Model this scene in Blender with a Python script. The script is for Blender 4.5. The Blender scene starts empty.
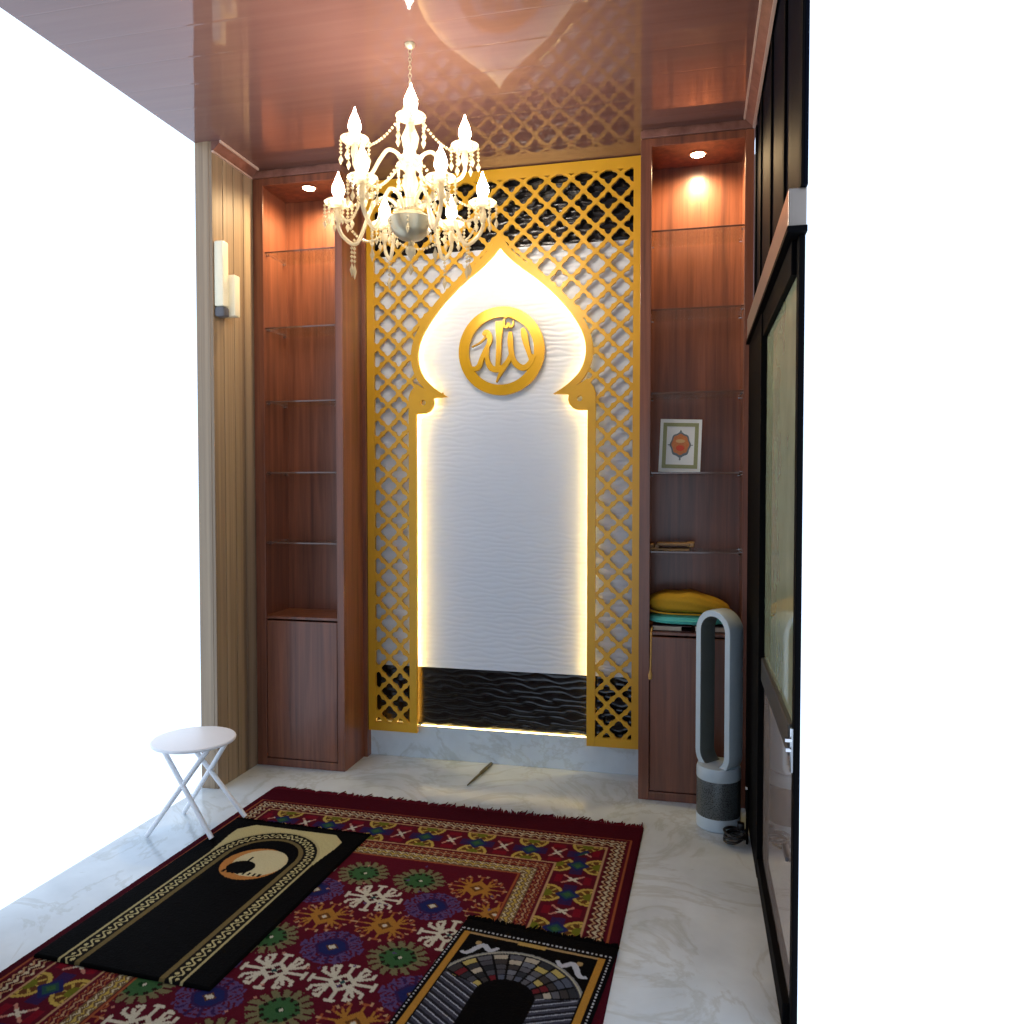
import bpy, bmesh, math, random
import numpy as np
from mathutils import Vector, Matrix, geometry
random.seed(7); rng = np.random.default_rng(7)
SC = bpy.context.scene
COL = SC.collection
PI = math.pi

# ------------------------------------------------------------------ helpers
def lin(c):
    c = c / 255.0
    return c / 12.92 if c <= 0.04045 else ((c + 0.055) / 1.055) ** 2.4
def rgb(r, g, b): return (lin(r), lin(g), lin(b), 1.0)

class MB:
    """collects geometry in world coordinates, builds ONE mesh object"""
    def __init__(s): s.v = []; s.f = []; s.m = []
    def add(s, vs, fs, mi=0):
        o = len(s.v); s.v += [tuple(p) for p in vs]
        s.f += [tuple(i + o for i in f) for f in fs]; s.m += [mi] * len(fs); return s
    def box(s, x0, x1, y0, y1, z0, z1, mi=0, bev=0.0):
        if bev > 0:
            bm = bmesh.new(); bmesh.ops.create_cube(bm, size=1)
            for v in bm.verts: v.co = Vector(((x0+x1)/2 + v.co.x*(x1-x0), (y0+y1)/2 + v.co.y*(y1-y0), (z0+z1)/2 + v.co.z*(z1-z0)))
            bmesh.ops.bevel(bm, geom=list(bm.edges), offset=bev, segments=2, affect='EDGES', profile=0.5)
            bm.verts.index_update()
            s.add([v.co[:] for v in bm.verts], [[v.index for v in f.verts] for f in bm.faces], mi); bm.free(); return s
        vs = [(x, y, z) for z in (z0, z1) for y in (y0, y1) for x in (x0, x1)]
        return s.add(vs, [(0,2,3,1),(4,5,7,6),(0,1,5,4),(2,6,7,3),(0,4,6,2),(1,3,7,5)], mi)
    def tube(s, pts, r, seg=8, mi=0, cap=True, closed=False):
        pts = [Vector(p) for p in pts]; n = len(pts)
        rs = r if isinstance(r, (list, tuple)) else [r] * n
        vs = []; fs = []; prev = None
        for i, p in enumerate(pts):
            if closed: t = pts[(i+1) % n] - pts[i-1]
            else: t = pts[min(i+1, n-1)] - pts[max(i-1, 0)]
            t = t.normalized() if t.length > 1e-9 else Vector((0, 0, 1))
            if prev is None:
                a = Vector((0, 0, 1)) if abs(t.z) < 0.9 else Vector((1, 0, 0)); u = t.cross(a).normalized()
            else:
                u = prev - t * prev.dot(t); u = u.normalized() if u.length > 1e-6 else t.orthogonal().normalized()
            prev = u; w = t.cross(u)
            for k in range(seg):
                a = 2*PI*k/seg; vs.append(p + (u*math.cos(a) + w*math.sin(a)) * rs[i])
        for i in range(n if closed else n-1):
            j = (i+1) % n
            for k in range(seg): fs.append((i*seg+k, i*seg+(k+1) % seg, j*seg+(k+1) % seg, j*seg+k))
        if cap and not closed:
            fs.append(tuple(range(seg-1, -1, -1))); fs.append(tuple((n-1)*seg+k for k in range(seg)))
        return s.add(vs, fs, mi)
    def lathe(s, prof, c=(0,0,0), seg=24, mi=0):
        vs = []; fs = []; n = len(prof)
        for (r, z) in prof:
            for k in range(seg):
                a = 2*PI*k/seg; vs.append((c[0]+max(r, 1e-5)*math.cos(a), c[1]+max(r, 1e-5)*math.sin(a), c[2]+z))
        for i in range(n-1):
            for k in range(seg): fs.append((i*seg+k, i*seg+(k+1) % seg, (i+1)*seg+(k+1) % seg, (i+1)*seg+k))
        fs.append(tuple(range(seg-1, -1, -1))); fs.append(tuple((n-1)*seg+k for k in range(seg)))
        return s.add(vs, fs, mi)
    def gem(s, c, r, h, seg=6, mi=0):
        vs = [(c[0], c[1], c[2]+h)] + [(c[0]+r*math.cos(2*PI*k/seg), c[1]+r*math.sin(2*PI*k/seg), c[2]) for k in range(seg)] + [(c[0], c[1], c[2]-h)]
        fs = [(0, 1+k, 1+(k+1) % seg) for k in range(seg)] + [(seg+1, 1+(k+1) % seg, 1+k) for k in range(seg)]
        return s.add(vs, fs, mi)
    def plate(s, outer, holes, y0, y1, mi=0):
        """flat plate in the XZ plane between y0 (front) and y1"""
        loops = [outer] + list(holes)
        tri = geometry.tessellate_polygon([[Vector((x, z, 0)) for x, z in l] for l in loops])
        flat = [p for l in loops for p in l]; n = len(flat)
        vs = [(x, y0, z) for x, z in flat] + [(x, y1, z) for x, z in flat]; fs = []
        for t in tri: fs.append(tuple(t)); fs.append(tuple(i+n for i in reversed(t)))
        o = 0
        for l in loops:
            m = len(l)
            for i in range(m):
                j = (i+1) % m; fs.append((o+i, o+j, o+j+n, o+i+n))
            o += m
        return s.add(vs, fs, mi)
    def build(s, name, mats, parent=None, smooth=35, loc=None, recalc=True):
        me = bpy.data.meshes.new(name)
        o = bpy.data.objects.new(name, me); COL.objects.link(o)
        off = Vector((0, 0, 0))
        if parent is not None:
            o.parent = parent; r = parent
            while r is not None: off += r.location; r = r.parent
        elif loc is not None:
            o.location = loc; off = Vector(loc)
        me.from_pydata([(p[0]-off.x, p[1]-off.y, p[2]-off.z) for p in s.v], [], s.f)
        if not isinstance(mats, (list, tuple)): mats = [mats]
        for m in mats: me.materials.append(m)
        me.polygons.foreach_set('material_index', s.m)
        if recalc:
            bm = bmesh.new(); bm.from_mesh(me); bmesh.ops.recalc_face_normals(bm, faces=bm.faces); bm.to_mesh(me); bm.free()
        if smooth:
            me.shade_smooth(); me.set_sharp_from_angle(angle=math.radians(smooth))
        me.update(); return o

def tag(o, label=None, cat=None, group=None, kind=None):
    if label: o['label'] = label
    if cat: o['category'] = cat
    if group: o['group'] = group
    if kind: o['kind'] = kind
    return o
def empty(name, loc, label=None, cat=None, group=None, kind=None):
    o = bpy.data.objects.new(name, None); COL.objects.link(o); o.location = loc; o.empty_display_size = 0.1
    return tag(o, label, cat, group, kind)
def copy_tree(o, parent=None):
    c = o.copy(); COL.objects.link(c)
    if parent is not None: c.parent = parent
    for ch in list(o.children): copy_tree(ch, c)
    return c

# ------------------------------------------------------------------ materials
def new_mat(name):
    m = bpy.data.materials.new(name); m.use_nodes = True
    nt = m.node_tree; b = nt.nodes['Principled BSDF']; return m, nt, b
def N(nt, t, **kw):
    n = nt.nodes.new(t)
    for k, v in kw.items():
        if k in n.inputs: n.inputs[k].default_value = v
        else: setattr(n, k, v)
    return n
def mat(name, col, rough=0.5, metal=0.0, spec=0.5, noise=0.08, nscale=40, bump=0.0, **kw):
    m, nt, b = new_mat(name)
    tc = N(nt, 'ShaderNodeTexCoord'); no = N(nt, 'ShaderNodeTexNoise', Scale=nscale, Detail=4.0)
    nt.links.new(tc.outputs['Object'], no.inputs['Vector'])
    hsv = N(nt, 'ShaderNodeMapRange'); hsv.inputs['To Min'].default_value = 1-noise; hsv.inputs['To Max'].default_value = 1+noise
    nt.links.new(no.outputs['Fac'], hsv.inputs['Value'])
    mx = N(nt, 'ShaderNodeVectorMath', operation='SCALE'); mx.inputs[0].default_value = col[:3]
    nt.links.new(hsv.outputs['Result'], mx.inputs['Scale']); nt.links.new(mx.outputs['Vector'], b.inputs['Base Color'])
    b.inputs['Roughness'].default_value = rough; b.inputs['Metallic'].default_value = metal
    b.inputs['Specular IOR Level'].default_value = spec
    if bump:
        bp = N(nt, 'ShaderNodeBump', Strength=bump, Distance=0.002); nt.links.new(no.outputs['Fac'], bp.inputs['Height']); nt.links.new(bp.outputs['Normal'], b.inputs['Normal'])
    for k, v in kw.items(): b.inputs[k.replace('_', ' ')].default_value = v
    return m
def wood(name, c1, c2, sx=28, sz=1.1, rough=0.32, axis='Z', stripe=9.0, samt=0.35, coat=0.0):
    m, nt, b = new_mat(name); tc = N(nt, 'ShaderNodeTexCoord'); mp = N(nt, 'ShaderNodeMapping')
    mp.inputs['Scale'].default_value = (sx, sx, sz) if axis == 'Z' else (sz, sx, sx)
    n1 = N(nt, 'ShaderNodeTexNoise', Scale=1.0, Detail=6.0, Roughness=0.6, Distortion=0.4)
    nt.links.new(tc.outputs['Object'], mp.inputs['Vector']); nt.links.new(mp.outputs['Vector'], n1.inputs['Vector'])
    mp2 = N(nt, 'ShaderNodeMapping'); mp2.inputs['Scale'].default_value = (stripe, stripe, 0.05) if axis == 'Z' else (0.05, stripe, stripe)
    n2 = N(nt, 'ShaderNodeTexNoise', Scale=1.0, Detail=2.0); nt.links.new(tc.outputs['Object'], mp2.inputs['Vector']); nt.links.new(mp2.outputs['Vector'], n2.inputs['Vector'])
    mix = N(nt, 'ShaderNodeMath', operation='MULTIPLY_ADD'); mix.inputs[1].default_value = samt
    sb = N(nt, 'ShaderNodeMath', operation='MULTIPLY'); sb.inputs[1].default_value = 1-samt
    nt.links.new(n1.outputs['Fac'], sb.inputs[0]); nt.links.new(n2.outputs['Fac'], mix.inputs[0]); nt.links.new(sb.outputs[0], mix.inputs[2])
    cr = N(nt, 'ShaderNodeValToRGB'); cr.color_ramp.elements[0].position = 0.34; cr.color_ramp.elements[1].position = 0.66
    cr.color_ramp.elements[0].color = c1; cr.color_ramp.elements[1].color = c2
    nt.links.new(mix.outputs[0], cr.inputs['Fac']); nt.links.new(cr.outputs['Color'], b.inputs['Base Color'])
    b.inputs['Roughness'].default_value = rough; b.inputs['Coat Weight'].default_value = coat; b.inputs['Coat Roughness'].default_value = 0.12; return m
def emis(name, col, strength):
    m, nt, b = new_mat(name)
    b.inputs['Base Color'].default_value = (0.8, 0.8, 0.8, 1)
    b.inputs['Emission Color'].default_value = col; b.inputs['Emission Strength'].default_value = strength; return m
def attr_mat(name, rough=0.95):
    m, nt, b = new_mat(name); a = N(nt, 'ShaderNodeAttribute', attribute_name='pattern')
    tc = N(nt, 'ShaderNodeTexCoord'); no = N(nt, 'ShaderNodeTexNoise', Scale=220.0, Detail=2.0); nt.links.new(tc.outputs['Object'], no.inputs['Vector'])
    mr = N(nt, 'ShaderNodeMapRange'); mr.inputs['To Min'].default_value = 0.7; mr.inputs['To Max'].default_value = 1.25
    nt.links.new(no.outputs['Fac'], mr.inputs['Value'])
    sc = N(nt, 'ShaderNodeVectorMath', operation='SCALE'); nt.links.new(a.outputs['Color'], sc.inputs[0]); nt.links.new(mr.outputs['Result'], sc.inputs['Scale'])
    nt.links.new(sc.outputs['Vector'], b.inputs['Base Color']); b.inputs['Roughness'].default_value = rough
    b.inputs['Specular IOR Level'].default_value = 0.03
    bp = N(nt, 'ShaderNodeBump', Strength=0.5, Distance=0.003); nt.links.new(no.outputs['Fac'], bp.inputs['Height']); nt.links.new(bp.outputs['Normal'], b.inputs['Normal'])
    return m
def thin_glass(name, tint, refl=0.12):
    m, nt, b = new_mat(name); nt.nodes.remove(b); out = nt.nodes['Material Output']
    t = N(nt, 'ShaderNodeBsdfTransparent'); t.inputs['Color'].default_value = tint
    g = N(nt, 'ShaderNodeBsdfGlossy', Roughness=0.03); g.inputs['Color'].default_value = (0.9, 0.95, 0.92, 1)
    f = N(nt, 'ShaderNodeFresnel', IOR=1.28); mx = N(nt, 'ShaderNodeMixShader')
    hf = N(nt, 'ShaderNodeMath', operation='MULTIPLY'); hf.inputs[1].default_value = 0.55; nt.links.new(f.outputs[0], hf.inputs[0]); nt.links.new(hf.outputs[0], mx.inputs[0]); nt.links.new(t.outputs[0], mx.inputs[1]); nt.links.new(g.outputs[0], mx.inputs[2])
    nt.links.new(mx.outputs[0], out.inputs['Surface']); return m

M = {}
M['wood'] = wood('cabinet_wood', rgb(80, 44, 32), rgb(138, 82, 58), coat=0.2, rough=0.38)
M['wood_trim'] = wood('trim_wood', rgb(92, 58, 50), rgb(130, 92, 82), sx=20, sz=20, rough=0.3)
M['wall_slat'] = wood('slat_wall', rgb(112, 92, 72), rgb(160, 140, 114), sx=40, sz=0.8, stripe=22.0, samt=0.6, rough=0.5)
M['gold'] = mat('gold_paint', rgb(210, 158, 36), rough=0.34, metal=0.15, noise=0.06, nscale=8)
M['gold_edge'] = mat('gold_lettering', rgb(218, 164, 22), rough=0.25, metal=0.3, noise=0.05)
M['tile_white'] = mat('white_wave_tile', rgb(208, 215, 225), rough=0.28, noise=0.03, nscale=3)
M['tile_black'] = mat('black_wave_tile', rgb(12, 12, 14), rough=0.2, noise=0.1, spec=0.5)
M['black_alu'] = mat('black_aluminium', rgb(8, 8, 10), rough=0.7, noise=0.05, spec=0.05)
M['grey_alu'] = mat('grey_aluminium', rgb(150, 138, 128), rough=0.3, metal=0.5, noise=0.05)
M['rail_grey'] = mat('dark_rail_grey', rgb(74, 72, 70), rough=0.35, metal=0.3)
M['dark_glass'] = mat('black_glass', rgb(9, 12, 22), rough=0.6, noise=0.0, spec=0.03)
M['door_glass'] = mat('tinted_door_glass', rgb(190, 200, 164), rough=0.03, noise=0.3, nscale=6, IOR=2.3)
M['glass_edge'] = mat('polished_glass_edge', rgb(96, 70, 60), rough=0.08, noise=0.02, IOR=1.6)
M['lower_glass'] = mat('beige_glass', rgb(188, 172, 162), rough=0.05, noise=0.12, nscale=5, IOR=2.0)  # lower door pane: glossy, one beige tone with faint mottling
M['chrome'] = mat('chrome', rgb(205, 205, 208), rough=0.12, metal=1.0, noise=0.02)
M['glass_shelf'] = thin_glass('shelf_glass', (0.965, 0.98, 0.97, 1))
M['white_plastic'] = mat('white_plastic', rgb(232, 234, 238), rough=0.35, noise=0.02)
M['cream_plastic'] = mat('cream_plastic', rgb(236, 228, 200), rough=0.4, noise=0.03)
M['grey_plastic'] = mat('grey_plastic', rgb(85, 85, 90), rough=0.4, noise=0.05)
M['silver'] = mat('silver_plastic', rgb(186, 202, 212), rough=0.3, metal=0.0, noise=0.03)
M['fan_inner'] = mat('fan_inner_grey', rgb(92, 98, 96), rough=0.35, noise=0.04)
M['black_rubber'] = mat('black_rubber', rgb(14, 14, 17), rough=0.4, noise=0.05)
M['cushion'] = mat('mustard_cloth', rgb(190, 145, 22), rough=0.85, noise=0.12, nscale=90, bump=0.4)
M['teal'] = mat('turquoise_cloth', rgb(92, 200, 190), rough=0.8, noise=0.08, nscale=60, bump=0.3)
M['paper'] = mat('page_paper', rgb(215, 198, 178), rough=0.8, noise=0.15, nscale=60)
M['maroon'] = mat('maroon_cover', rgb(70, 22, 24), rough=0.5)
M['cover_white'] = mat('cover_white', rgb(222, 230, 238), rough=0.3, noise=0.03)
M['cover_green'] = mat('cover_green', rgb(140, 148, 112), rough=0.3, noise=0.2, nscale=120)
M['cover_blue'] = mat('cover_blue_grey', rgb(105, 120, 130), rough=0.3)
M['cover_orange'] = mat('cover_orange', rgb(196, 124, 78), rough=0.3, noise=0.25, nscale=160)
M['cover_tan'] = mat('cover_tan', rgb(205, 170, 120), rough=0.3)
M['cover_red'] = mat('cover_red', rgb(205, 80, 60), rough=0.3)
M['rehal'] = wood('bare_wood', rgb(120, 84, 48), rgb(180, 140, 92), sx=8, sz=30, rough=0.5)
M['cord_gold'] = mat('gold_cord', rgb(200, 152, 80), rough=0.6, noise=0.2, nscale=200)
M['fringe_red'] = mat('maroon_fringe', rgb(78, 16, 30), spec=0.05, rough=0.95, noise=0.2, nscale=150)
M['fringe_black'] = mat('black_fringe', rgb(6, 6, 7), spec=0.02, rough=0.95, noise=0.2, nscale=150)
M['brush'] = mat('dark_olive', rgb(84, 78, 50), rough=0.5)
M['rug'] = attr_mat('woven_rug'); M['mat_pile'] = attr_mat('prayer_rug_pile', 0.8)
M['silver_gilt'] = mat('pale_gilt', rgb(205, 192, 162), rough=0.35, metal=0.6, noise=0.02)
M['flame'] = emis('bulb_glow', (1.0, 0.88, 0.74, 1), 150.0)
M['led'] = emis('led_glow', (1.0, 0.72, 0.24, 1), 70.0)
M['led_low'] = emis('led_glow_amber', (1.0, 0.68, 0.2, 1), 16.0)
M['lens'] = emis('downlight_lens', (1.0, 0.80, 0.55, 1), 30.0)
def crystal():
    m, nt, b = new_mat('cut_crystal'); out = nt.nodes['Material Output']
    b.inputs['Base Color'].default_value = (0.74, 0.66, 0.47, 1); b.inputs['Roughness'].default_value = 0.06; b.inputs['IOR'].default_value = 1.65
    b.inputs['Coat Weight'].default_value = 0.5; b.inputs['Coat Roughness'].default_value = 0.03
    t = N(nt, 'ShaderNodeBsdfTranslucent'); t.inputs['Color'].default_value = (0.72, 0.63, 0.44, 1)
    r = N(nt, 'ShaderNodeBsdfTransparent'); r.inputs['Color'].default_value = (1.0, 0.97, 0.9, 1)
    m1 = N(nt, 'ShaderNodeMixShader'); m1.inputs[0].default_value = 0.4; m2 = N(nt, 'ShaderNodeMixShader'); m2.inputs[0].default_value = 0.35
    nt.links.new(b.outputs[0], m1.inputs[1]); nt.links.new(t.outputs[0], m1.inputs[2]); nt.links.new(m1.outputs[0], m2.inputs[1]); nt.links.new(r.outputs[0], m2.inputs[2])
    nt.links.new(m2.outputs[0], out.inputs['Surface']); return m
def frosted():
    m, nt, b = new_mat('frosted_diffuser'); out = nt.nodes['Material Output']
    t = N(nt, 'ShaderNodeBsdfTranslucent'); t.inputs['Color'].default_value = (0.9, 0.9, 0.9, 1); b.inputs['Base Color'].default_value = (0.85, 0.85, 0.85, 1)
    mx = N(nt, 'ShaderNodeMixShader'); mx.inputs[0].default_value = 0.35; nt.links.new(b.outputs[0], mx.inputs[1]); nt.links.new(t.outputs[0], mx.inputs[2]); nt.links.new(mx.outputs[0], out.inputs['Surface']); return m
M['frosted'] = frosted()
M['crystal'] = crystal()
def marble():
    m, nt, b = new_mat('white_marble'); tc = N(nt, 'ShaderNodeTexCoord'); mp = N(nt, 'ShaderNodeMapping'); mp.inputs['Rotation'].default_value = (0, 0, 0.5)
    nt.links.new(tc.outputs['Object'], mp.inputs['Vector'])
    w = N(nt, 'ShaderNodeTexNoise', Scale=1.5, Detail=7.0, Roughness=0.62, Distortion=1.4); nt.links.new(mp.outputs['Vector'], w.inputs['Vector'])
    r1 = N(nt, 'ShaderNodeValToRGB'); e = r1.color_ramp.elements; e[0].position = 0.465; e[0].color = (1, 1, 1, 1); e[1].position = 0.53; e[1].color = (1, 1, 1, 1)
    k = e.new(0.497); k.color = (0.80, 0.78, 0.74, 1)
    nt.links.new(w.outputs['Fac'], r1.inputs['Fac'])
    n2 = N(nt, 'ShaderNodeTexNoise', Scale=2.3, Detail=5.0, Roughness=0.55); nt.links.new(mp.outputs['Vector'], n2.inputs['Vector'])
    r2 = N(nt, 'ShaderNodeValToRGB'); e = r2.color_ramp.elements; e[0].position = 0.33; e[0].color = rgb(184, 195, 203); e[1].position = 0.62; e[1].color = rgb(208, 219, 226)
    nt.links.new(n2.outputs['Fac'], r2.inputs['Fac'])
    mx = N(nt, 'ShaderNodeMix', data_type='RGBA', blend_type='MULTIPLY'); mx.inputs['Factor'].default_value = 0.8
    nt.links.new(r2.outputs['Color'], mx.inputs['A']); nt.links.new(r1.outputs['Color'], mx.inputs['B'])
    nt.links.new(mx.outputs['Result'], b.inputs['Base Color']); b.inputs['Roughness'].default_value = 0.17; return m
M['marble'] = marble()
def ceiling_mat():
    m, nt, b = new_mat('glossy_brown_ceiling_panel'); tc = N(nt, 'ShaderNodeTexCoord')
    mp = N(nt, 'ShaderNodeMapping'); mp.inputs['Scale'].default_value = (1.2, 26, 1); nt.links.new(tc.outputs['Object'], mp.inputs['Vector'])
    n = N(nt, 'ShaderNodeTexNoise', Scale=1.0, Detail=5.0); nt.links.new(mp.outputs['Vector'], n.inputs['Vector'])
    cr = N(nt, 'ShaderNodeValToRGB'); cr.color_ramp.elements[0].position = 0.3; cr.color_ramp.elements[1].position = 0.7
    cr.color_ramp.elements[0].color = rgb(108, 76, 70); cr.color_ramp.elements[1].color = rgb(114, 82, 75); nt.links.new(n.outputs['Fac'], cr.inputs['Fac'])
    nt.links.new(cr.outputs['Color'], b.inputs['Base Color']); b.inputs['Roughness'].default_value = 0.045; b.inputs['IOR'].default_value = 1.62
    # panel seams running across the room, and the slight waviness of the sheets
    sx = N(nt, 'ShaderNodeSeparateXYZ'); nt.links.new(tc.outputs['Object'], sx.inputs[0])
    md = N(nt, 'ShaderNodeMath', operation='PINGPONG'); md.inputs[1].default_value = 0.10; nt.links.new(sx.outputs['Y'], md.inputs[0])
    mr = N(nt, 'ShaderNodeMapRange'); mr.inputs['From Max'].default_value = 0.006; nt.links.new(md.outputs[0], mr.inputs['Value'])
    n2 = N(nt, 'ShaderNodeTexNoise', Scale=3.0, Detail=1.0); nt.links.new(tc.outputs['Object'], n2.inputs['Vector'])
    ad = N(nt, 'ShaderNodeMath', operation='MULTIPLY_ADD'); ad.inputs[1].default_value = 2.5
    nt.links.new(n2.outputs['Fac'], ad.inputs[0]); nt.links.new(mr.outputs['Result'], ad.inputs[2])
    bp = N(nt, 'ShaderNodeBump', Strength=0.18, Distance=0.002); nt.links.new(ad.outputs[0], bp.inputs['Height']); nt.links.new(bp.outputs['Normal'], b.inputs['Normal'])
    return m
M['ceiling'] = ceiling_mat()

# ------------------------------------------------------------------ the room
XL, XR, YB, YF, ZC = -2.51, 0.29, 4.56, 2.30, 3.487
tag(MB().box(XL-0.1, XR+0.018, -0.6, YB+0.1, -0.06, 0.0).build('floor', M['marble'], smooth=0), kind='structure')
tag(MB().box(XL-0.1, XR+0.018, -0.6, YB+0.1, ZC, ZC+0.05).build('ceiling', M['ceiling'], smooth=0), kind='structure')
tag(MB().box(XL-0.1, XR+0.08, YB, YB+0.1, 0.0, ZC).build('wall_back', M['wood_trim'], smooth=0), kind='structure')
tag(MB().box(XL-0.1, -2.1, -0.7, -0.6, 0.0, ZC).box(-2.1, 0.15, -0.7, -0.6, 2.35, ZC).box(0.15, XR+0.12, -0.7, -0.6, 0.0, ZC).build('wall_front', M['tile_white'], smooth=0), kind='structure')  # unseen wall behind the camera, added to block daylight; its opening readmits some
wl = MB()
tag(MB().box(XL-0.1, XL, -0.6, 2.30, 0.0, ZC).build('wall_left', M['wall_slat'], smooth=0), kind='structure')  # unseen near stretch of the left wall, added to cut down the daylight
tag(MB().box(XR+0.019, XR+0.12, -0.6, 0.78, -0.06, ZC).build('wall_right', M['wall_slat'], smooth=0), kind='structure')  # unseen near right wall, added to darken the room
yy = 3.735
while yy < YB-0.001:
    y1 = min(yy+0.098, YB); wl.box(XL-0.02, XL, yy+0.002, y1-0.002, 0.0, ZC, 0, 0.0015); yy += 0.1
wl.box(XL-0.1, XL-0.019, 3.735, YB, 0.0, ZC)
tag(wl.build('wall_left', M['wall_slat'], smooth=0), kind='structure')
# mouldings under the ceiling: along the left wall, along the partition, over the two cabinets
def moulding(name, a, b, nrm, m, pale):
    a = Vector(a); b = Vector(b); n = Vector(nrm); g = MB()
    def strip(d0, d1, z0, z1, mi):
        pts = []
        for z in (z0, z1):
            for d in (d0, d1):
                for p in (a, b): q = p + n*d; pts.append((q.x, q.y, z))
        g.add(pts, [(0,1,3,2),(4,6,7,5),(0,4,5,1),(2,3,7,6),(0,2,6,4),(1,5,7,3)], mi)
    def prism(sec, mi):
        pts = [((p+n*d).x, (p+n*d).y, z) for p in (a, b) for d, z in sec]; k = len(sec)
        g.add(pts, [tuple(range(k)), tuple(range(2*k-1, k-1, -1))] + [(i, (i+1) % k, (i+1) % k+k, i+k) for i in range(k)], mi)
    prism([(0.0, ZC), (0.0, ZC-0.050), (0.010, ZC-0.050), (0.048, ZC-0.012), (0.048, ZC)], 0)
    strip(0.0, 0.013, ZC-0.058, ZC-0.050, 1); strip(0.048, 0.056, ZC-0.013, ZC, 1)
    return tag(g.build(name, [m, pale], smooth=0), kind='structure')
M['pale_trim'] = mat('pale_trim', rgb(196, 172, 160), rough=0.3)
moulding('trim_1', (XL, 3.735, 0), (XL, 4.11, 0), (1, 0, 0), M['wood_trim'], M['pale_trim'])
moulding('trim_2', (XR, YF, 0), (XR, 4.10, 0), (-1, 0, 0), M['wood_trim'], M['pale_trim'])

# wavy relief tiles on the back wall (between the cabinets)
def wave_tiles(name, z0, z1, m, sharp):
    x0, x1 = -1.9485, -0.2745
    nx = 130; nz = max(8, int((z1-z0)/0.005))
    X, Z = np.meshgrid(np.linspace(x0, x1, nx), np.linspace(z0, z1, nz))
    tz = Z % 0.30; tileid = np.floor(Z/0.30)
    ph = Z/(0.036 if sharp else 0.030) + 0.20*np.sin(29*X + 31*Z + tileid) + 0.16*np.sin(17*X - 47*Z + 1.0) + 0.09*np.sin(61*X + 83*Z)
    s = np.abs(np.sin(PI*ph))
    h = 0.0032*(1-s)**3.0 if sharp else 0.0022*s**0.6
    Y = 4.476 - h
    joint = (np.minimum(tz, 0.30-tz) < 0.0026); Y = np.where(joint, 4.4762, Y)
    V = np.stack([X, Y, Z], -1).reshape(-1, 3)
    i = np.arange(nx*nz).reshape(nz, nx)
    F = np.stack([i[:-1, :-1], i[:-1, 1:], i[1:, 1:], i[1:, :-1]], -1).reshape(-1, 4)
    g = MB(); g.v = [tuple(p) for p in V.tolist()]; g.f = [tuple(f) for f in F.tolist()]; g.m = [0]*len(g.f)
    g.box(x0, x1, 4.4775, 4.558, z0, z1)
    o = g.build(name, m, smooth=60, recalc=False); return tag(o, kind='structure')
wave_tiles('trim_3', 0.20, 0.555, M['tile_black'], True)
wave_tiles('trim_4', 0.555, 3.042, M['tile_white'], False)
wave_tiles('trim_5', 3.042, ZC, M['tile_black'], True)
tag(MB().box(-1.9485, -0.2745, 4.456, 4.558, 0.0, 0.198, 0, 0.003).build('baseboard_back', M['marble'], smooth=0), kind='structure')

# ------------------------------------------------------------------ lattice screen with the ogee arch
XC = -1.099
half = [(0,3.033),(0.055,2.972),(0.125,2.912),(0.21,2.848),(0.30,2.768),(0.38,2.682),(0.44,2.600),(0.483,2.520),(0.502,2.440),(0.495,2.368),(0.466,2.302),(0.42,2.252),(0.37,2.213),(0.315,2.180)]
def catmull(P, n=6):
    out = []
    for i in range(len(P)-1):
        p0 = P[max(i-1, 0)]; p1 = P[i]; p2 = P[i+1]; p3 = P[min(i+2, len(P)-1)]
        for k in range(n):
            t = k/n
            out.append(tuple(0.5*((2*p1[j]) + (-p0[j]+p2[j])*t + (2*p0[j]-5*p1[j]+4*p2[j]-p3[j])*t*t + (-p0[j]+3*p1[j]-3*p2[j]+p3[j])*t**3) for j in (0, 1)))
    out.append(P[-1]); return out
bulb = catmull(half)
ZB = 0.163
boss = (0.468, 2.150)
right_in = list(bulb) + [(0.395, 2.176)] + [(boss[0]+0.066*math.cos(a), boss[1]+0.066*math.sin(a)) for a in [math.radians(d) for d in (160, 185, 210, 235, 255, 270)]] + [(0.513, 2.083), (0.513, ZB)]
# outline offset outward
def offset(pl, d):
    out = []
    for i, p in enumerate(pl):
        a = pl[max(i-1, 0)]; b = pl[min(i+1, len(pl)-1)]
        tx, tz = b[0]-a[0], b[1]-a[1]; L = math.hypot(tx, tz) or 1
        out.append((p[0] - tz/L*d, p[1] + tx/L*d))
    return out
nb = len(bulb)
ob = [p for p in offset(bulb, 0.042)][2:nb-12]
right_out = [(0.0, 3.118), (0.028, 3.075)] + [p for p in ob if p[0] > 0.05] + [(0.512, 2.262), (0.548, 2.215), (0.560, 2.18), (0.560, ZB)]
def full(rt): return [(XC+dx, z) for dx, z in rt] , [(XC-dx, z) for dx, z in rt[1:]]
def ring_poly(rin, rout):
    a = [(XC+dx, z) for dx, z in rout]; b = [(XC+dx, z) for dx, z in reversed(rin)]
    c = [(XC-dx, z) for dx, z in rin[1:]]; d = [(XC-dx, z) for dx, z in reversed(rout[1:])]
    return a + b + c + d
band_poly = ring_poly(right_in, right_out)
circ = lambda cx, cz, r, n=14: [(cx+r*math.cos(2*PI*k/n), cz+r*math.sin(2*PI*k/n)) for k in range(n)]
SX0, SX1, SZ1 = -1.925, -0.276, ZC-0.006
screen = empty('lattice_screen', (XC, 4.43, ZB), 'gold fretwork wall screen of crossing quatrefoils around a tall lit onion arch', 'wall screen')
g = MB(); g.plate(band_poly, [circ(XC+boss[0], boss[1], 0.016), circ(XC-boss[0], boss[1], 0.016)], 4.416, 4.440)
g.build('arch_border', M['gold'], screen, smooth=30)
g = MB()
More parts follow.
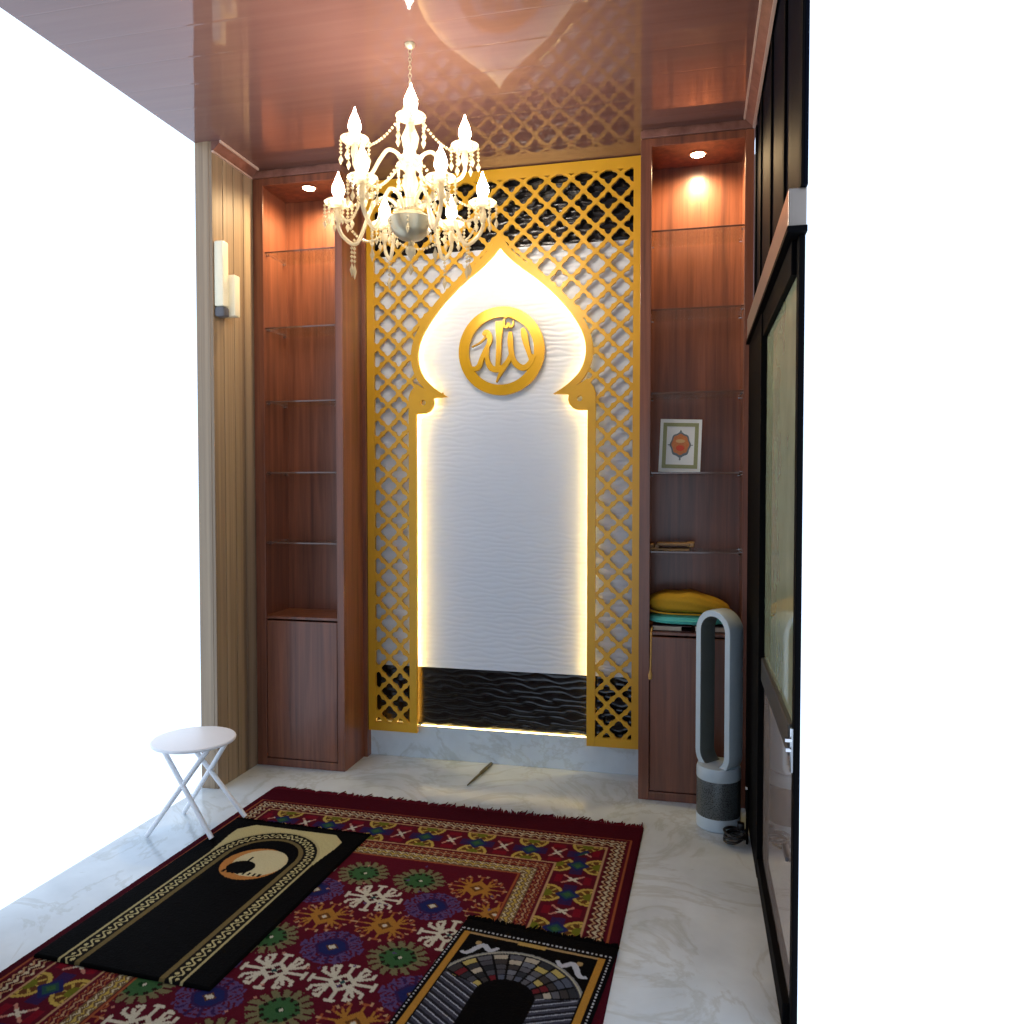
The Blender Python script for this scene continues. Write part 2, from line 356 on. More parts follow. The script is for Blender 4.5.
g.box(SX0, SX0+0.045, 4.418, 4.440, ZB, SZ1); g.box(SX1-0.056, SX1, 4.418, 4.440, ZB, SZ1)
g.box(SX0+0.045, SX1-0.056, 4.418, 4.440, SZ1-0.062, SZ1)
g.box(SX0+0.045, XC-0.5601, 4.418, 4.440, ZB, ZB+0.052); g.box(XC+0.5601, SX1-0.056, 4.418, 4.440, ZB, ZB+0.052)
g.build('outer_frame', M['gold'], screen, smooth=0)
# fretwork cells
P = 0.139
def inside(poly, x, z):
    c = False; n = len(poly); j = n-1
    for i in range(n):
        xi, zi = poly[i]; xj, zj = poly[j]
        if (zi > z) != (zj > z) and x < (xj-xi)*(z-zi)/(zj-zi)+xi: c = not c
        j = i
    return c
mid = offset(right_in, 0.022)
a_, b_ = full(mid); mid_poly = a_ + list(reversed(b_))
mid_poly = [(XC+dx, z) for dx, z in mid] + [(XC-dx, z) for dx, z in reversed(mid[1:])]
open_poly = [(XC+dx, z) for dx, z in right_in] + [(XC-dx, z) for dx, z in reversed(right_in[1:])]
def hole(kind, th):
    c, s = abs(math.cos(th)), abs(math.sin(th))
    if kind == 0:
        r = min(0.0535 if c > s else 0.0525, 0.0582/(c+s)); d = abs((math.degrees(th) % 90) - 45)
        return r*(1 - 0.10*math.exp(-(d/9.0)**2))
    e1 = 1/math.sqrt((c/0.052)**2 + (s/0.0235)**2); e2 = 1/math.sqrt((s/0.049)**2 + (c/0.0235)**2)
    return min(max(e1, e2), 0.0582/(c+s))
g = MB(); NA = 32
for kind in (0, 1):
    x0 = -0.403 + (0 if kind == 0 else P/2); z0 = 3.322 + (0 if kind == 0 else P/2)
    for i in range(-2, 13):
        for j in range(-2, 25):
            cx = x0 - i*P; cz = z0 - j*P
            if not (SX0-0.02 < cx+P/2 and cx-P/2 < SX1+0.02 and cz-P/2 < SZ1 and cz+P/2 > ZB): continue
            for k in range(NA):
                t0, t1 = 2*PI*k/NA, 2*PI*(k+1)/NA
                def pt(t, f):
                    d = (P/2)/(abs(math.cos(t))+abs(math.sin(t))); h = min(hole(kind, t), d-0.002); r = h + (d-h)*f
                    return cx+r*math.cos(t), cz+r*math.sin(t)
                for f0, f1 in ((0, 0.5), (0.5, 1.0)):
                    q = [pt(t0, f0), pt(t1, f0), pt(t1, f1), pt(t0, f1)]
                    mx = sum(p[0] for p in q)/4; mz = sum(p[1] for p in q)/4
                    if not (SX0+0.02 < mx < SX1-0.02 and ZB+0.02 < mz < SZ1-0.02): continue
                    if inside(mid_poly, mx, mz) or inside(open_poly, mx, mz): continue
                    vs = [(x, 4.4215, z) for x, z in q] + [(x, 4.4375, z) for x, z in q]
                    fs = [(0, 1, 2, 3), (7, 6, 5, 4)]
                    if f0 == 0: fs.append((0, 4, 5, 1))
                    g.add(vs, fs)
g.build('fretwork', M['gold'], screen, smooth=0, recalc=False)
# channel behind the border and the led tape lying in it
def ribbon(g, line, y0, y1, th, mi=0):
    out = offset(line, th)
    pl = [(XC+dx, z) for dx, z in line]; po = [(XC+dx, z) for dx, z in out]
    for sgn in (1, -1):
        A = [(XC+sgn*dx, z) for dx, z in line]; B = [(XC+sgn*dx, z) for dx, z in out]; n = len(A)
        vs = [(x, y0, z) for x, z in A] + [(x, y1, z) for x, z in A] + [(x, y1, z) for x, z in B] + [(x, y0, z) for x, z in B]; fs = []
        for i in range(n-1):
            for r in range(4):
                s = (r+1) % 4; fs.append((r*n+i, r*n+i+1, s*n+i+1, s*n+i))
        fs += [(0, n, 2*n, 3*n), (n-1, 4*n-1, 3*n-1, 2*n-1)]
        g.add(vs, fs, mi)
led_path = [p for p in offset(bulb, 0.022)[1:] if p[1] > 2.248]
led_path = [(0.0, 3.072)] + led_path + [(0.430, 2.222), (0.426, 2.195), (0.424, 2.165), (0.432, 2.135), (0.455, 2.112), (0.49, 2.103), (0.532, 2.098), (0.537, 2.06), (0.537, 0.215)]
g = MB(); ribbon(g, offset(led_path, 0.007), 4.4405, 4.466, 0.005); g.build('light_channel', M['frosted'], screen, smooth=40)
g = MB(); ribbon(g, offset(led_path, 0.002), 4.4525, 4.460, 0.004); tag(g.build('led_tape', M['led'], screen, smooth=40), 'warm white glowing light tape')
g = MB()
g.box(XC-0.50, XC+0.50, 4.460, 4.468, 0.1985, 0.2025); g.box(SX0+0.002, XC-0.58, 4.460, 4.468, 0.1985, 0.2030)
tag(g.build('led_tape', M['led_low'], loc=(XC, 4.464, 0.1985)), 'amber glowing light tape along the marble ledge under the black wave tiles', 'light strip')

# calligraphy roundel
MX, MZ, MY = -1.094, 2.44, 4.442
med = empty('calligraphy_roundel', (MX, MY, MZ), 'round gold ring with raised gold Arabic lettering inside the lit arch', 'wall ornament')
g = MB(); g.plate(circ(MX, MZ, 0.257, 64), [circ(MX, MZ, 0.196, 64)], MY-0.010, MY+0.012)
for a in (45, 135, 225, 315):
    x, z = MX+0.224*math.cos(math.radians(a)), MZ+0.224*math.sin(math.radians(a)); g.tube([(x, MY+0.01, z), (x, 4.479, z)], 0.008, 8)
g.build('ring', M['gold_edge'], med, smooth=30)
SN = [0]
def stroke(g, pts, y0, y1, n=5):
    SN[0] += 1; y0 = y0 - 0.0007*SN[0]
    P3 = pts; sm = []
    for i in range(len(P3)-1):
        p0 = P3[max(i-1, 0)]; p1 = P3[i]; p2 = P3[i+1]; p3 = P3[min(i+2, len(P3)-1)]
        for k in range(n):
            t = k/n; sm.append(tuple(0.5*((2*p1[j]) + (-p0[j]+p2[j])*t + (2*p0[j]-5*p1[j]+4*p2[j]-p3[j])*t*t + (-p0[j]+3*p1[j]-3*p2[j]+p3[j])*t**3) for j in range(3)))
    sm.append(P3[-1])
    W = [(MX+(x-485)*0.000625, MZ-(y-510)*0.00060, max(w, 6)*0.00031) for x, y, w in sm]
    L, R = [], []
    for i, (x, z, w) in enumerate(W):
        a = W[max(i-1, 0)]; b = W[min(i+1, len(W)-1)]; tx, tz = b[0]-a[0], b[1]-a[1]; l = math.hypot(tx, tz) or 1
        L.append((x-tz/l*w, z+tx/l*w)); R.append((x+tz/l*w, z-tx/l*w))
    m = len(W); vs = []
    for (l, r) in zip(L, R): vs += [(l[0], y0, l[1]), (r[0], y0, r[1]), (r[0], y1, r[1]), (l[0], y1, l[1])]
    fs = []
    for i in range(m-1):
        for k in range(4): fs.append((4*i+k, 4*i+(k+1) % 4, 4*i+4+(k+1) % 4, 4*i+4+k))
    fs += [(0, 1, 2, 3), (4*m-4, 4*m-1, 4*m-2, 4*m-3)]
    g.add(vs, fs)
g = MB(); y0, y1 = MY-0.012, MY+0.008
stroke(g, [(690,300,30),(706,360,62),(722,440,56),(748,530,44),(770,600,40)], y0, y1)
stroke(g, [(575,330,30),(574,400,52),(580,500,50),(598,590,50),(640,655,58),(700,682,56),(752,650,50),(800,560,40)], y0, y1)
stroke(g, [(470,225,70),(468,280,72),(466,400,52),(462,540,48),(455,640,46),(448,700,40)], y0, y1)
stroke(g, [(372,400,30),(352,500,36),(352,590,44),(385,665,56),(440,690,54),(500,672,50),(552,615,46),(582,545,40)], y0, y1)
stroke(g, [(310,350,20),(345,335,70),(380,390,48),(362,450,40),(330,510,40),(300,580,44),(275,650,50),(235,675,44),(190,660,30)], y0, y1)
stroke(g, [(335,375,18),(280,425,12),(200,462,8)], y0, y1)
stroke(g, [(520,660,44),(490,710,40),(465,760,26),(440,815,8)], y0, y1)
stroke(g, [(515,205,16),(512,265,26),(540,285,22),(556,245,16),(575,285,22),(602,265,16),(600,225,12)], y0, y1)
stroke(g, [(520,195,14),(555,180,18),(590,190,12)], y0, y1)
g.tube([(MX+0.0, MY+0.004, MZ-0.10), (MX, 4.479, MZ-0.10)], 0.006, 8)
g.build('lettering', M['gold_edge'], med, smooth=30)

# ------------------------------------------------------------------ cabinets
def cabinet(x0, x1, yf, label, dl, tag_trim):
    root = empty('display_cabinet', ((x0+x1)/2, (yf+4.5)/2, 0.0), label, 'cabinet', 'built-in wooden display cabinets')
    t = 0.04; yb = 4.502; zt = ZC-0.052
    g = MB()
    g.box(x0, x0+t, yf+0.02, yb, 0.0, zt); g.box(x1-t, x1, yf+0.02, yb, 0.0, zt)      # sides
    g.box(x0+t, x1-t, yb-0.055, yb, 0.03, zt)                                            # back
    g.box(x0+t, x1-t, yf+0.02, yb-0.055, 3.405, 3.43)                                    # inner top
    g.box(x0+t, x1-t, yf+0.02, yb-0.055, 0.03, 0.05)
    if not tag_trim: g.box(x1+0.0005, x1+0.0235, 4.400, 4.455, 0.0, zt)
    g.build('carcass', M['wood'], root, smooth=0)
    g = MB(); s0 = 0.062 if x0 < -1 else 0.056; s1 = 0.044
    g.box(x0, x0+s0, yf, yf+0.02, 0.0, zt, 0, 0.002); g.box(x1-s1, x1, yf, yf+0.02, 0.0, zt, 0, 0.002)
    g.box(x0+s0, x1-s1, yf, yf+0.02, 3.395, zt, 0, 0.002); g.box(x0+s0, x1-s1, yf, yf+0.02, 0.0, 0.045, 0, 0.002)
    g.build('face_frame', M['wood'], root, smooth=0)
    g = MB(); g.box(x0+t, x1-t, yf+0.012, yb-0.055, 0.871, 0.887, 0, 0.002); g.build('bottom_shelf', M['wood'], root, smooth=0)
    g = MB(); g.box(x0+s0+0.004, x1-s1-0.004, yf+0.004, yf+0.022, 0.05, 0.862, 0, 0.002); g.build('door', M['wood'], root, smooth=0)
    # cornice
    g = MB(); g.box(x0, x1, yf-0.012, yb, ZC-0.051, ZC-0.014, 0, 0.003); g.box(x0+0.01, x1-0.01, yf+0.006, yb, ZC-0.014, ZC-0.001)
    g.build('cornice', M['wood_trim'], root, smooth=0)
    for z in (1.313, 1.728, 2.146, 2.578, 2.985):
        if tag_trim: z -= 0.013
        elif z > 2.9: z += 0.035
        g = MB(); g.box(x0+t+0.002, x1-t-0.002, yf+0.047, yb-0.060, z, z+0.008); g.box(x0+t+0.002, x1-t-0.002, yf+0.045, yf+0.0468, z, z+0.008, 1)
        sh = g.build('glass_shelf', [M['glass_shelf'], M['glass_edge']], root, smooth=0)
        for sx in (x0+t, x1-t):
            for sy in (yf+0.075, yb-0.10):
                d = 0.016 if sx == x0+t else -0.016
                g = MB(); g.tube([(sx, sy, z-0.006), (sx+d, sy, z-0.006)], 0.0058, 10); g.box(min(sx, sx+d), max(sx, sx+d), sy-0.006, sy+0.006, z+0.0082, z+0.012)
                g.build('shelf_clip', M['chrome'], sh, smooth=30)
    g = MB(); cx, cy = dl; g.lathe([(0.046, 0.0), (0.05, -0.004), (0.042, -0.006), (0.038, -0.002)], (cx, cy, 3.4048), 28)
    d = g.build('downlight', M['chrome'], root, smooth=30)
    g = MB(); g.lathe([(0.036, -0.001), (0.034, -0.006), (0.0, -0.009)], (cx, cy, 3.4045), 24); tag(g.build('lens', M['lens'], d, smooth=60), 'glowing warm lens')
    l = bpy.data.lights.new('downlight_beam', 'SPOT'); l.energy = 62; l.color = (1.0, 0.70, 0.36); l.spot_size = math.radians(172); l.spot_blend = 1.0; l.shadow_soft_size = 0.03
    lo = bpy.data.objects.new('downlight_beam', l); COL.objects.link(lo); lo.location = (cx, cy, 3.385)
    return root
cabinet(XL+0.001, -1.950, 4.133, 'tall dark red wooden cabinet with bare glass shelves, beside the slatted left wall', (-2.21, 4.245), 0)
cabinet(-0.273, XR-0.001, 4.118, 'tall dark red wooden cabinet holding a book and folded cloths, behind the tower fan', (0.014, 4.289), 1)

# things on the right cabinet's shelves
def at(u):  return u
BK = empty('book', (-0.073, 4.27, 1.7233), 'white book with green border and orange medallion standing upright on a glass shelf', 'book')
W_, H_, T_ = 0.218, 0.288, 0.028
def bk(g, x0, x1, z0, z1, y0, y1, mi=0):
    g.box(x0, x1, y0, y1, z0, z1, mi)
g = MB(); bk(g, -W_/2, W_/2, 0, H_, -T_/2, -T_/2+0.003); bk(g, -W_/2, W_/2, 0, H_, T_/2-0.003, T_/2); bk(g, -W_/2, -W_/2+0.003, 0, H_, -T_/2+0.003, T_/2-0.003)
cov = MB(); cov = g
g2 = MB(); bk(g2, -W_/2+0.003, W_/2-0.004, 0.004, H_-0.004, -T_/2+0.003, T_/2-0.003)
def loc_build(g, name, m, parent, smooth=0):
    off = parent.location
    r = parent
    base = Vector((0, 0, 0))
    while r is not None: base += r.location; r = r.parent
    g.v = [(p[0]+base.x, p[1]+base.y, p[2]+base.z) for p in g.v]
    return g.build(name, m, parent, smooth=smooth)
cv = loc_build(g, 'cover', M['cover_white'], BK); loc_build(g2, 'pages', M['paper'], BK)
yf_ = -T_/2-0.0008
def frame2d(g, x0, x1, z0, z1, w, y, mi=0):
    g.plate([(x0, z0), (x1, z0), (x1, z1), (x0, z1)], [[(x0+w, z0+w), (x1-w, z0+w), (x1-w, z1-w), (x0+w, z1-w)]], y, y+0.0009, mi)
g = MB(); frame2d(g, -W_/2+0.016, W_/2-0.016, 0.02, H_-0.02, 0.02, yf_); loc_build(g, 'border_print', M['cover_green'], BK)
def ell(cx, cz, rx, rz, n=28, wob=0.0, k=8): return [(cx+rx*(1+wob*math.cos(k*2*PI*i/n))*math.cos(2*PI*i/n), cz+rz*(1+wob*math.cos(k*2*PI*i/n))*math.sin(2*PI*i/n)) for i in range(n)]
g = MB(); g.plate(ell(0, 0.148, 0.053, 0.068, 40, 0.05), [], yf_, yf_+0.0009, 0)
for dz in (0.073, -0.078): g.plate([(0, 0.148+dz-0.008), (0.006, 0.148+dz), (0, 0.148+dz+0.010), (-0.006, 0.148+dz)], [], yf_, yf_+0.0009, 0)
g.box(-0.066, -0.05, yf_, yf_+0.0009, 0.145, 0.149); g.box(0.05, 0.066, yf_, yf_+0.0009, 0.145, 0.149)
g.plate(ell(0, 0.150, 0.045, 0.056, 40, 0.05), [], yf_-0.0008, yf_, 1); g.plate(ell(0, 0.130, 0.022, 0.016), [], yf_-0.0016, yf_-0.0008, 2)
g.plate(ell(0, 0.168, 0.024, 0.010), [], yf_-0.0016, yf_-0.0008, 3)
loc_build(g, 'medallion_print', [M['cover_blue'], M['cover_orange'], M['cover_red'], M['cover_tan']], BK)
BK.rotation_euler = (math.radians(-9), math.radians(2.0), 0.0)

# folded book stand on the glass shelf
RH = empty('folding_book_stand', (-0.115, 4.26, 1.3082), 'folded wooden reading stand lying flat on a glass shelf below the white book', 'book stand')
g = MB(); g.box(-0.07, 0.10, -0.06, 0.06, 0.028, 0.042, 0, 0.003); g.box(0.085, 0.125, -0.055, 0.055, 0.020, 0.046, 0, 0.006); loc_build(g, 'upper_board', M['rehal'], RH)
g = MB(); g.box(-0.115, 0.10, -0.06, 0.06, 0.0, 0.012, 0, 0.003); g.box(-0.116, -0.085, -0.055, 0.055, 0.0, 0.034, 0, 0.006); g.tube([(-0.07, -0.05, 0.02), (-0.07, 0.05, 0.02)], 0.011, 10); loc_build(g, 'lower_board', M['rehal'], RH)

# pile at the bottom shelf: books, turquoise cloth, mustard cushion
ZS = 0.8872
for x0, w, h, y0, lab in ((-0.205, 0.20, 0.030, 4.165, 'flat maroon book with cream page edges, left one under the turquoise cloth'), (0.01, 0.215, 0.033, 4.17, 'flat maroon book with cream page edges, right one mostly behind the tower fan')):
    b = empty('book', (x0+w/2, y0+0.07, ZS), lab, 'book', 'flat books under the folded cloths')
    g = MB(); g.box(x0, x0+w, y0, y0+0.15, ZS+0.0002, ZS+0.004); g.box(x0, x0+w, y0, y0+0.15, ZS+h-0.004, ZS+h); g.box(x0, x0+w, y0+0.146, y0+0.15, ZS+0.004, ZS+h-0.004); g.build('cover', M['maroon'], b, smooth=0)
    g = MB(); g.box(x0+0.006, x0+w-0.05, y0+0.004, y0+0.146, ZS+0.004, ZS+h-0.004); g.build('pages', M['paper'], b, smooth=0)
def soft_block(cx, cy, z0, sx, sy, sz, seed, top, taper=0.0, n=28, e=3.2, sag=0.0):
    r = np.random.default_rng(seed); g = MB(); vs = []; fs = []; m = 14
    ph = r.uniform(0, 6, 6)
    for j in range(m+1):
        v = -1 + 2*j/m
        for i in range(n):
            a = 2*PI*i/n; c, s = math.cos(a), math.sin(a)
            rad = (abs(c)**e + abs(s)**e)**(-1/e)
            lat = max(0.0, 1-abs(v)**3.0)**0.34
            x = sx/2*rad*c*lat; y = sy/2*rad*s*lat
            zz = v
            h = sz*(0.5+0.5*zz)
            if top: h = h*(1 - taper*max(0, x/(sx/2))**1.6 - 0.10*max(0, -x/(sx/2))**3)
            h *= 1 + 0.05*math.sin(9*x/sx*2+ph[0]+3*zz)*math.sin(5*y/sy*2+ph[1])
            vs.append((cx+x+0.004*math.sin(7*zz+ph[2]+a*2), cy+y+0.004*math.sin(9*zz+ph[3]+a*3), z0+h))
    for j in range(m):
        for i in range(n): fs.append((j*n+i, j*n+(i+1) % n, (j+1)*n+(i+1) % n, (j+1)*n+i))
    fs.append(tuple(range(n-1, -1, -1))); fs.append(tuple(m*n+i for i in range(n)))
    return g.add(vs, fs)
g = soft_block(-0.02, 4.255, ZS+0.0335, 0.42, 0.245, 0.054, 3, False); 
for k in range(3): g.v = [(x, y - 0.006*math.exp(-((z-(ZS+0.048+0.013*k))/0.003)**2), z) for x, y, z in g.v]
tag(g.build('folded_cloth', M['teal'], loc=(-0.02, 4.255, ZS+0.0335), smooth=50), 'turquoise folded cloth on the bottom shelf, under the mustard cushion', 'cloth')
g = soft_block(-0.018, 4.262, ZS+0.090, 0.43, 0.24, 0.118, 5, True, taper=0.62)
cu = g.build('cushion', M['cushion'], loc=(-0.018, 4.262, ZS+0.090), smooth=60); tag(cu, 'mustard yellow cushion lying on the folded turquoise cloth', 'cushion')
pts = [(-0.018+0.222*(abs(math.cos(a))**0.6)*math.copysign(1, math.cos(a)), 4.262+0.122*(abs(math.sin(a))**0.6)*math.copysign(1, math.sin(a)), ZS+0.096+0.012*math.cos(a)**2*(1 if math.cos(a) < 0 else 0.4)) for a in [2*PI*k/60 for k in range(60)]]
g = MB(); g.tube(pts, 0.0045, 6, closed=True); g.build('piping', M['cushion'], cu, smooth=60)
g = MB(); pts = [(-0.205, 4.150, ZS+0.020), (-0.207, 4.128, ZS+0.012), (-0.2085, 4.108, ZS-0.02), (-0.2085, 4.107, ZS-0.10), (-0.21, 4.107, ZS-0.17), (-0.211, 4.107, ZS-0.215)]
g.tube(pts, 0.0045, 8); g.tube([(-0.211, 4.107, ZS-0.20), (-0.2115, 4.107, ZS-0.222), (-0.212, 4.107, ZS-0.245)], [0.005, 0.010, 0.009], 10)
tag(g.build('tassel_cord', M['cord_gold'], loc=(-0.205, 4.15, ZS), smooth=50), 'gold tassel cord hanging over the front edge of the right cabinet shelf', 'cord')

# ------------------------------------------------------------------ black glazed partition on the right
door = empty('door_1', (XR, 3.2, 0.0), kind='structure')
g = MB(); g.box(XR-0.020, XR+0.018, 3.38, 4.117, 0.0, 2.36, 0, 0.003); g.build('door_post', M['black_alu'], door, smooth=0)
g = MB(); g.box(XR+0.001, XR+0.018, 2.375, 2.43, 0.0, 2.36, 0, 0.003); g.build('door_stile', M['black_alu'], door, smooth=0)
g = MB(); g.box(XR-0.018, XR+0.018, 2.431, 3.379, 0.0, 0.085, 0, 0.003); g.build('bottom_rail', M['black_alu'], door, smooth=0)
g = MB(); g.box(XR-0.010, XR+0.018, 2.431, 3.379, 0.835, 0.935, 0, 0.006); tag(g.build('middle_rail', M['rail_grey'], door, smooth=0), 'grey metal rail')
g = MB(); g.box(XR+0.004, XR+0.014, 2.431, 3.379, 0.936, 2.26); g.build('upper_pane', M['door_glass'], door, smooth=0)
g = MB(); g.box(XR+0.004, XR+0.014, 2.431, 3.379, 0.086, 0.834); g.build('lower_pane', M['lower_glass'], door, smooth=0)
g = MB(); g.box(XR-0.014, XR+0.018, 2.431, 3.379, 2.261, 2.36, 0, 0.003); g.build('top_rail', M['black_alu'], door, smooth=0)
g = MB(); g.tube([(XR+0.0, 2.40, 0.80), (XR+0.0, 2.40, 0.93)], 0.008, 10); g.tube([(XR+0.002, 2.40, 0.895), (XR-0.022, 2.40, 0.895)], 0.008, 10); g.tube([(XR+0.002, 2.40, 0.865), (XR-0.02, 2.40, 0.865)], 0.007, 10)
tag(g.build('latch', M['chrome'], door, smooth=30), 'chrome latch')
g = MB(); g.box(XR-0.006, XR+0.004, 2.50, 2.60, 0.485, 0.500, 0, 0.003); tag(g.build('handle', M['grey_plastic'], door, smooth=0), 'grey pull handle')
head = empty('trim_6', (XR, 3.2, 2.40), kind='structure')
g = MB(); g.box(XR-0.034, XR+0.02, YF+0.05, 4.117, 2.362, 2.378, 0); g.box(XR-0.022, XR+0.02, YF+0.05, 4.117, 2.361, 2.362, 0); g.build('track_lip', M['black_alu'], head, smooth=0)
g = MB(); g.box(XR-0.030, XR+0.02, YF+0.07, 4.117, 2.379, 2.490, 0, 0.003); tag(g.build('header_rail', M['grey_alu'], head, smooth=0), 'pale metal rail')
win = empty('window_1', (XR, 3.2, 2.48), kind='structure')
g = MB(); g.box(XR+0.01, XR+0.02, YF+0.05, 4.117, 2.491, ZC-0.001); g.build('glass_panel', M['dark_glass'], win, smooth=0)
for y in (2.35, 2.80, 3.28, 3.76, 4.06):
    g = MB(); g.box(XR+0.001, XR+0.009, y, y+0.045, 2.491, ZC-0.060, 0, 0.002); g.build('mullion', M['black_alu'], win, smooth=0)
# slim rod standing beside the partition
g = MB(); g.tube([(0.252, 3.70, 0.0), (0.252, 3.70, 0.255)], 0.006, 10); g.tube([(0.252, 3.70, 0.255), (0.252, 3.70, 0.268)], 0.009, 10, 1)
tag(g.build('floor_rod', [M['black_alu'], M['chrome']], loc=(0.252, 3.70, 0.0), smooth=30), 'short slim black rod with pale tip upright at the foot of the black partition', 'rod')

# ------------------------------------------------------------------ tower fan
FX, FY = 0.130, 3.885; FA = math.radians(40)
fan = empty('tower_fan', (FX, FY, 0.0), 'silver bladeless tower fan with a tall open loop on a dark grey base', 'fan')
g = MB(); g.lathe([(0.098, 0.0), (0.104, 0.004), (0.106, 0.058), (0.104, 0.062)], (FX, FY, 0), 40); g.build('foot_ring', M['silver'], fan, smooth=35)
def perf():
    m, nt, b = new_mat('perforated_grey'); tc = N(nt, 'ShaderNodeTexCoord'); v = N(nt, 'ShaderNodeTexVoronoi', Scale=170.0); nt.links.new(tc.outputs['Object'], v.inputs['Vector'])
    cr = N(nt, 'ShaderNodeValToRGB'); cr.color_ramp.elements[0].position = 0.28; cr.color_ramp.elements[1].position = 0.42; cr.color_ramp.elements[0].color = rgb(26, 28, 30); cr.color_ramp.elements[1].color = rgb(92, 98, 100)
    nt.links.new(v.outputs['Distance'], cr.inputs['Fac']); nt.links.new(cr.outputs['Color'], b.inputs['Base Color']); b.inputs['Roughness'].default_value = 0.35; b.inputs['Metallic'].default_value = 0.3; return m
M['perf'] = perf()
g = MB(); g.lathe([(0.1035, 0.0622), (0.1045, 0.066), (0.1045, 0.236), (0.1035, 0.2398)], (FX, FY, 0), 40); tag(g.build('filter_shroud', M['perf'], fan, smooth=35), 'dark grey perforated shroud')
g = MB(); g.lathe([(0.104, 0.240), (0.106, 0.244), (0.105, 0.285), (0.100, 0.300), (0.085, 0.303)], (FX, FY, 0), 40); g.build('collar', M['silver'], fan, smooth=35)
def track(w, z0, z1, n=14):
    pts = []
    for k in range(n+1): a = PI*k/n; pts.append((w*math.cos(a), z1-w+w*math.sin(a)))
    for k in range(n+1): a = PI+PI*k/n; pts.append((w*math.cos(a), z0+w+w*math.sin(a)))
    return pts
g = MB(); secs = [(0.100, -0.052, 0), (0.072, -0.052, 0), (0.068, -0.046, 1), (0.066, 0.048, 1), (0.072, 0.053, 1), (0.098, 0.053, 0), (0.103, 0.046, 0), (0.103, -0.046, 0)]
# cross-section swept round the loop; lower bend reaches into the collar
Z0, Z1 = 0.262, 1.052; base_t = track(0.100, Z0, Z1); n = len(base_t)
vs = []; fs = []; mi = []
for (w, dy, m) in secs:
    tr = track(w, Z0+0.100-w, Z1-(0.100-w))
    for (x, z) in tr: vs.append((FX+x*math.cos(FA)+dy*math.sin(FA), FY-x*math.sin(FA)+dy*math.cos(FA), z))
for i in range(len(secs)):
    j = (i+1) % len(secs)
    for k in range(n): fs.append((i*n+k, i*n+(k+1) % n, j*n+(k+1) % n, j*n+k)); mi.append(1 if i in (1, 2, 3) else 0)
g.v = vs; g.f = fs; g.m = mi
g.build('air_loop', [M['silver'], M['fan_inner']], fan, smooth=40)
pts = []
for k in range(110):
    a = 2*PI*k/34; r = 0.058 + 0.010*math.sin(k*0.35) + 0.004*(k//34)
    pts.append((0.200+r*0.86*math.cos(a), 3.715+r*math.sin(a), 0.008+0.011*(k/34)+0.008*(1+math.sin(k*0.23))))
pts = [(0.175, 3.80, 0.012), (0.185, 3.775, 0.010)] + pts
g = MB(); g.tube(pts, 0.0062, 8); g.build('power_cord', M['black_rubber'], fan, smooth=60)
g = MB(); g.box(0.212, 0.244, 3.735, 3.770, 0.045, 0.075, 0, 0.006); g.build('plug', M['black_rubber'], fan, smooth=30)

# ------------------------------------------------------------------ small things on the left, floor bits
TX, TY = -2.315, 3.255
tb = empty('folding_table', (TX, TY, 0.0), 'small white round-topped folding table with crossed legs beside the left wall', 'table')
g = MB(); g.lathe([(0.180, 0.428), (0.190, 0.432), (0.192, 0.440), (0.188, 0.446), (0.180, 0.448)], (TX, TY, 0), 40); g.build('tabletop', M['white_plastic'], tb, smooth=35)
for sy in (-0.12, 0.155):
    for sx in (-1, 1):
        z0 = (0.0310 if sy < 0 else 0.0190) if sx > 0 else 0.0075
        g = MB(); g.tube([(TX+sx*0.172, TY+sy, z0), (TX-sx*0.13, TY+sy*0.6, 0.43)], 0.0115, 10); g.build('leg', M['white_plastic'], tb, smooth=40)
un = empty('wall_unit', (XL, 3.80, 2.56), 'cream box-shaped unit with grey underside fixed high on the slatted left wall', 'wall unit')
g = MB(); g.box(XL+0.001, XL+0.058, 3.742, 3.798, 2.615, 2.965, 0, 0.010); g.build('housing', M['cream_plastic'], un, smooth=30)
g = MB(); g.box(XL+0.001, XL+0.090, 3.7985, 3.852, 2.572, 2.795, 0, 0.006); g.build('side_box', M['cream_plastic'], un, smooth=30)
g = MB(); g.box(XL+0.001, XL+0.062, 3.742, 3.797, 2.560, 2.614, 0, 0.012); tag(g.build('vent', M['grey_plastic'], un, smooth=30), 'dark grey underside')
br = empty('floor_brush', (-1.24, 4.33, 0.0), 'small dark olive stick with thicker end lying on the marble below the arch', 'brush')
g = MB(); a = Vector((-1.198, 4.080, 0.0075)); b = Vector((-1.152, 4.440, 0.0105)); L = lambda t: a.lerp(b, t)
g.tube([L(0), L(0.25), L(0.52)], [0.0035, 0.0065, 0.007], 8); g.build('shaft', M['brush'], br, smooth=40)
g = MB(); g.tube([L(0.50), L(0.54), L(0.75), L(0.97), L(1.0)], [0.007, 0.0105, 0.0105, 0.0095, 0.004], 10); g.build('head', M['brush'], br, smooth=40)

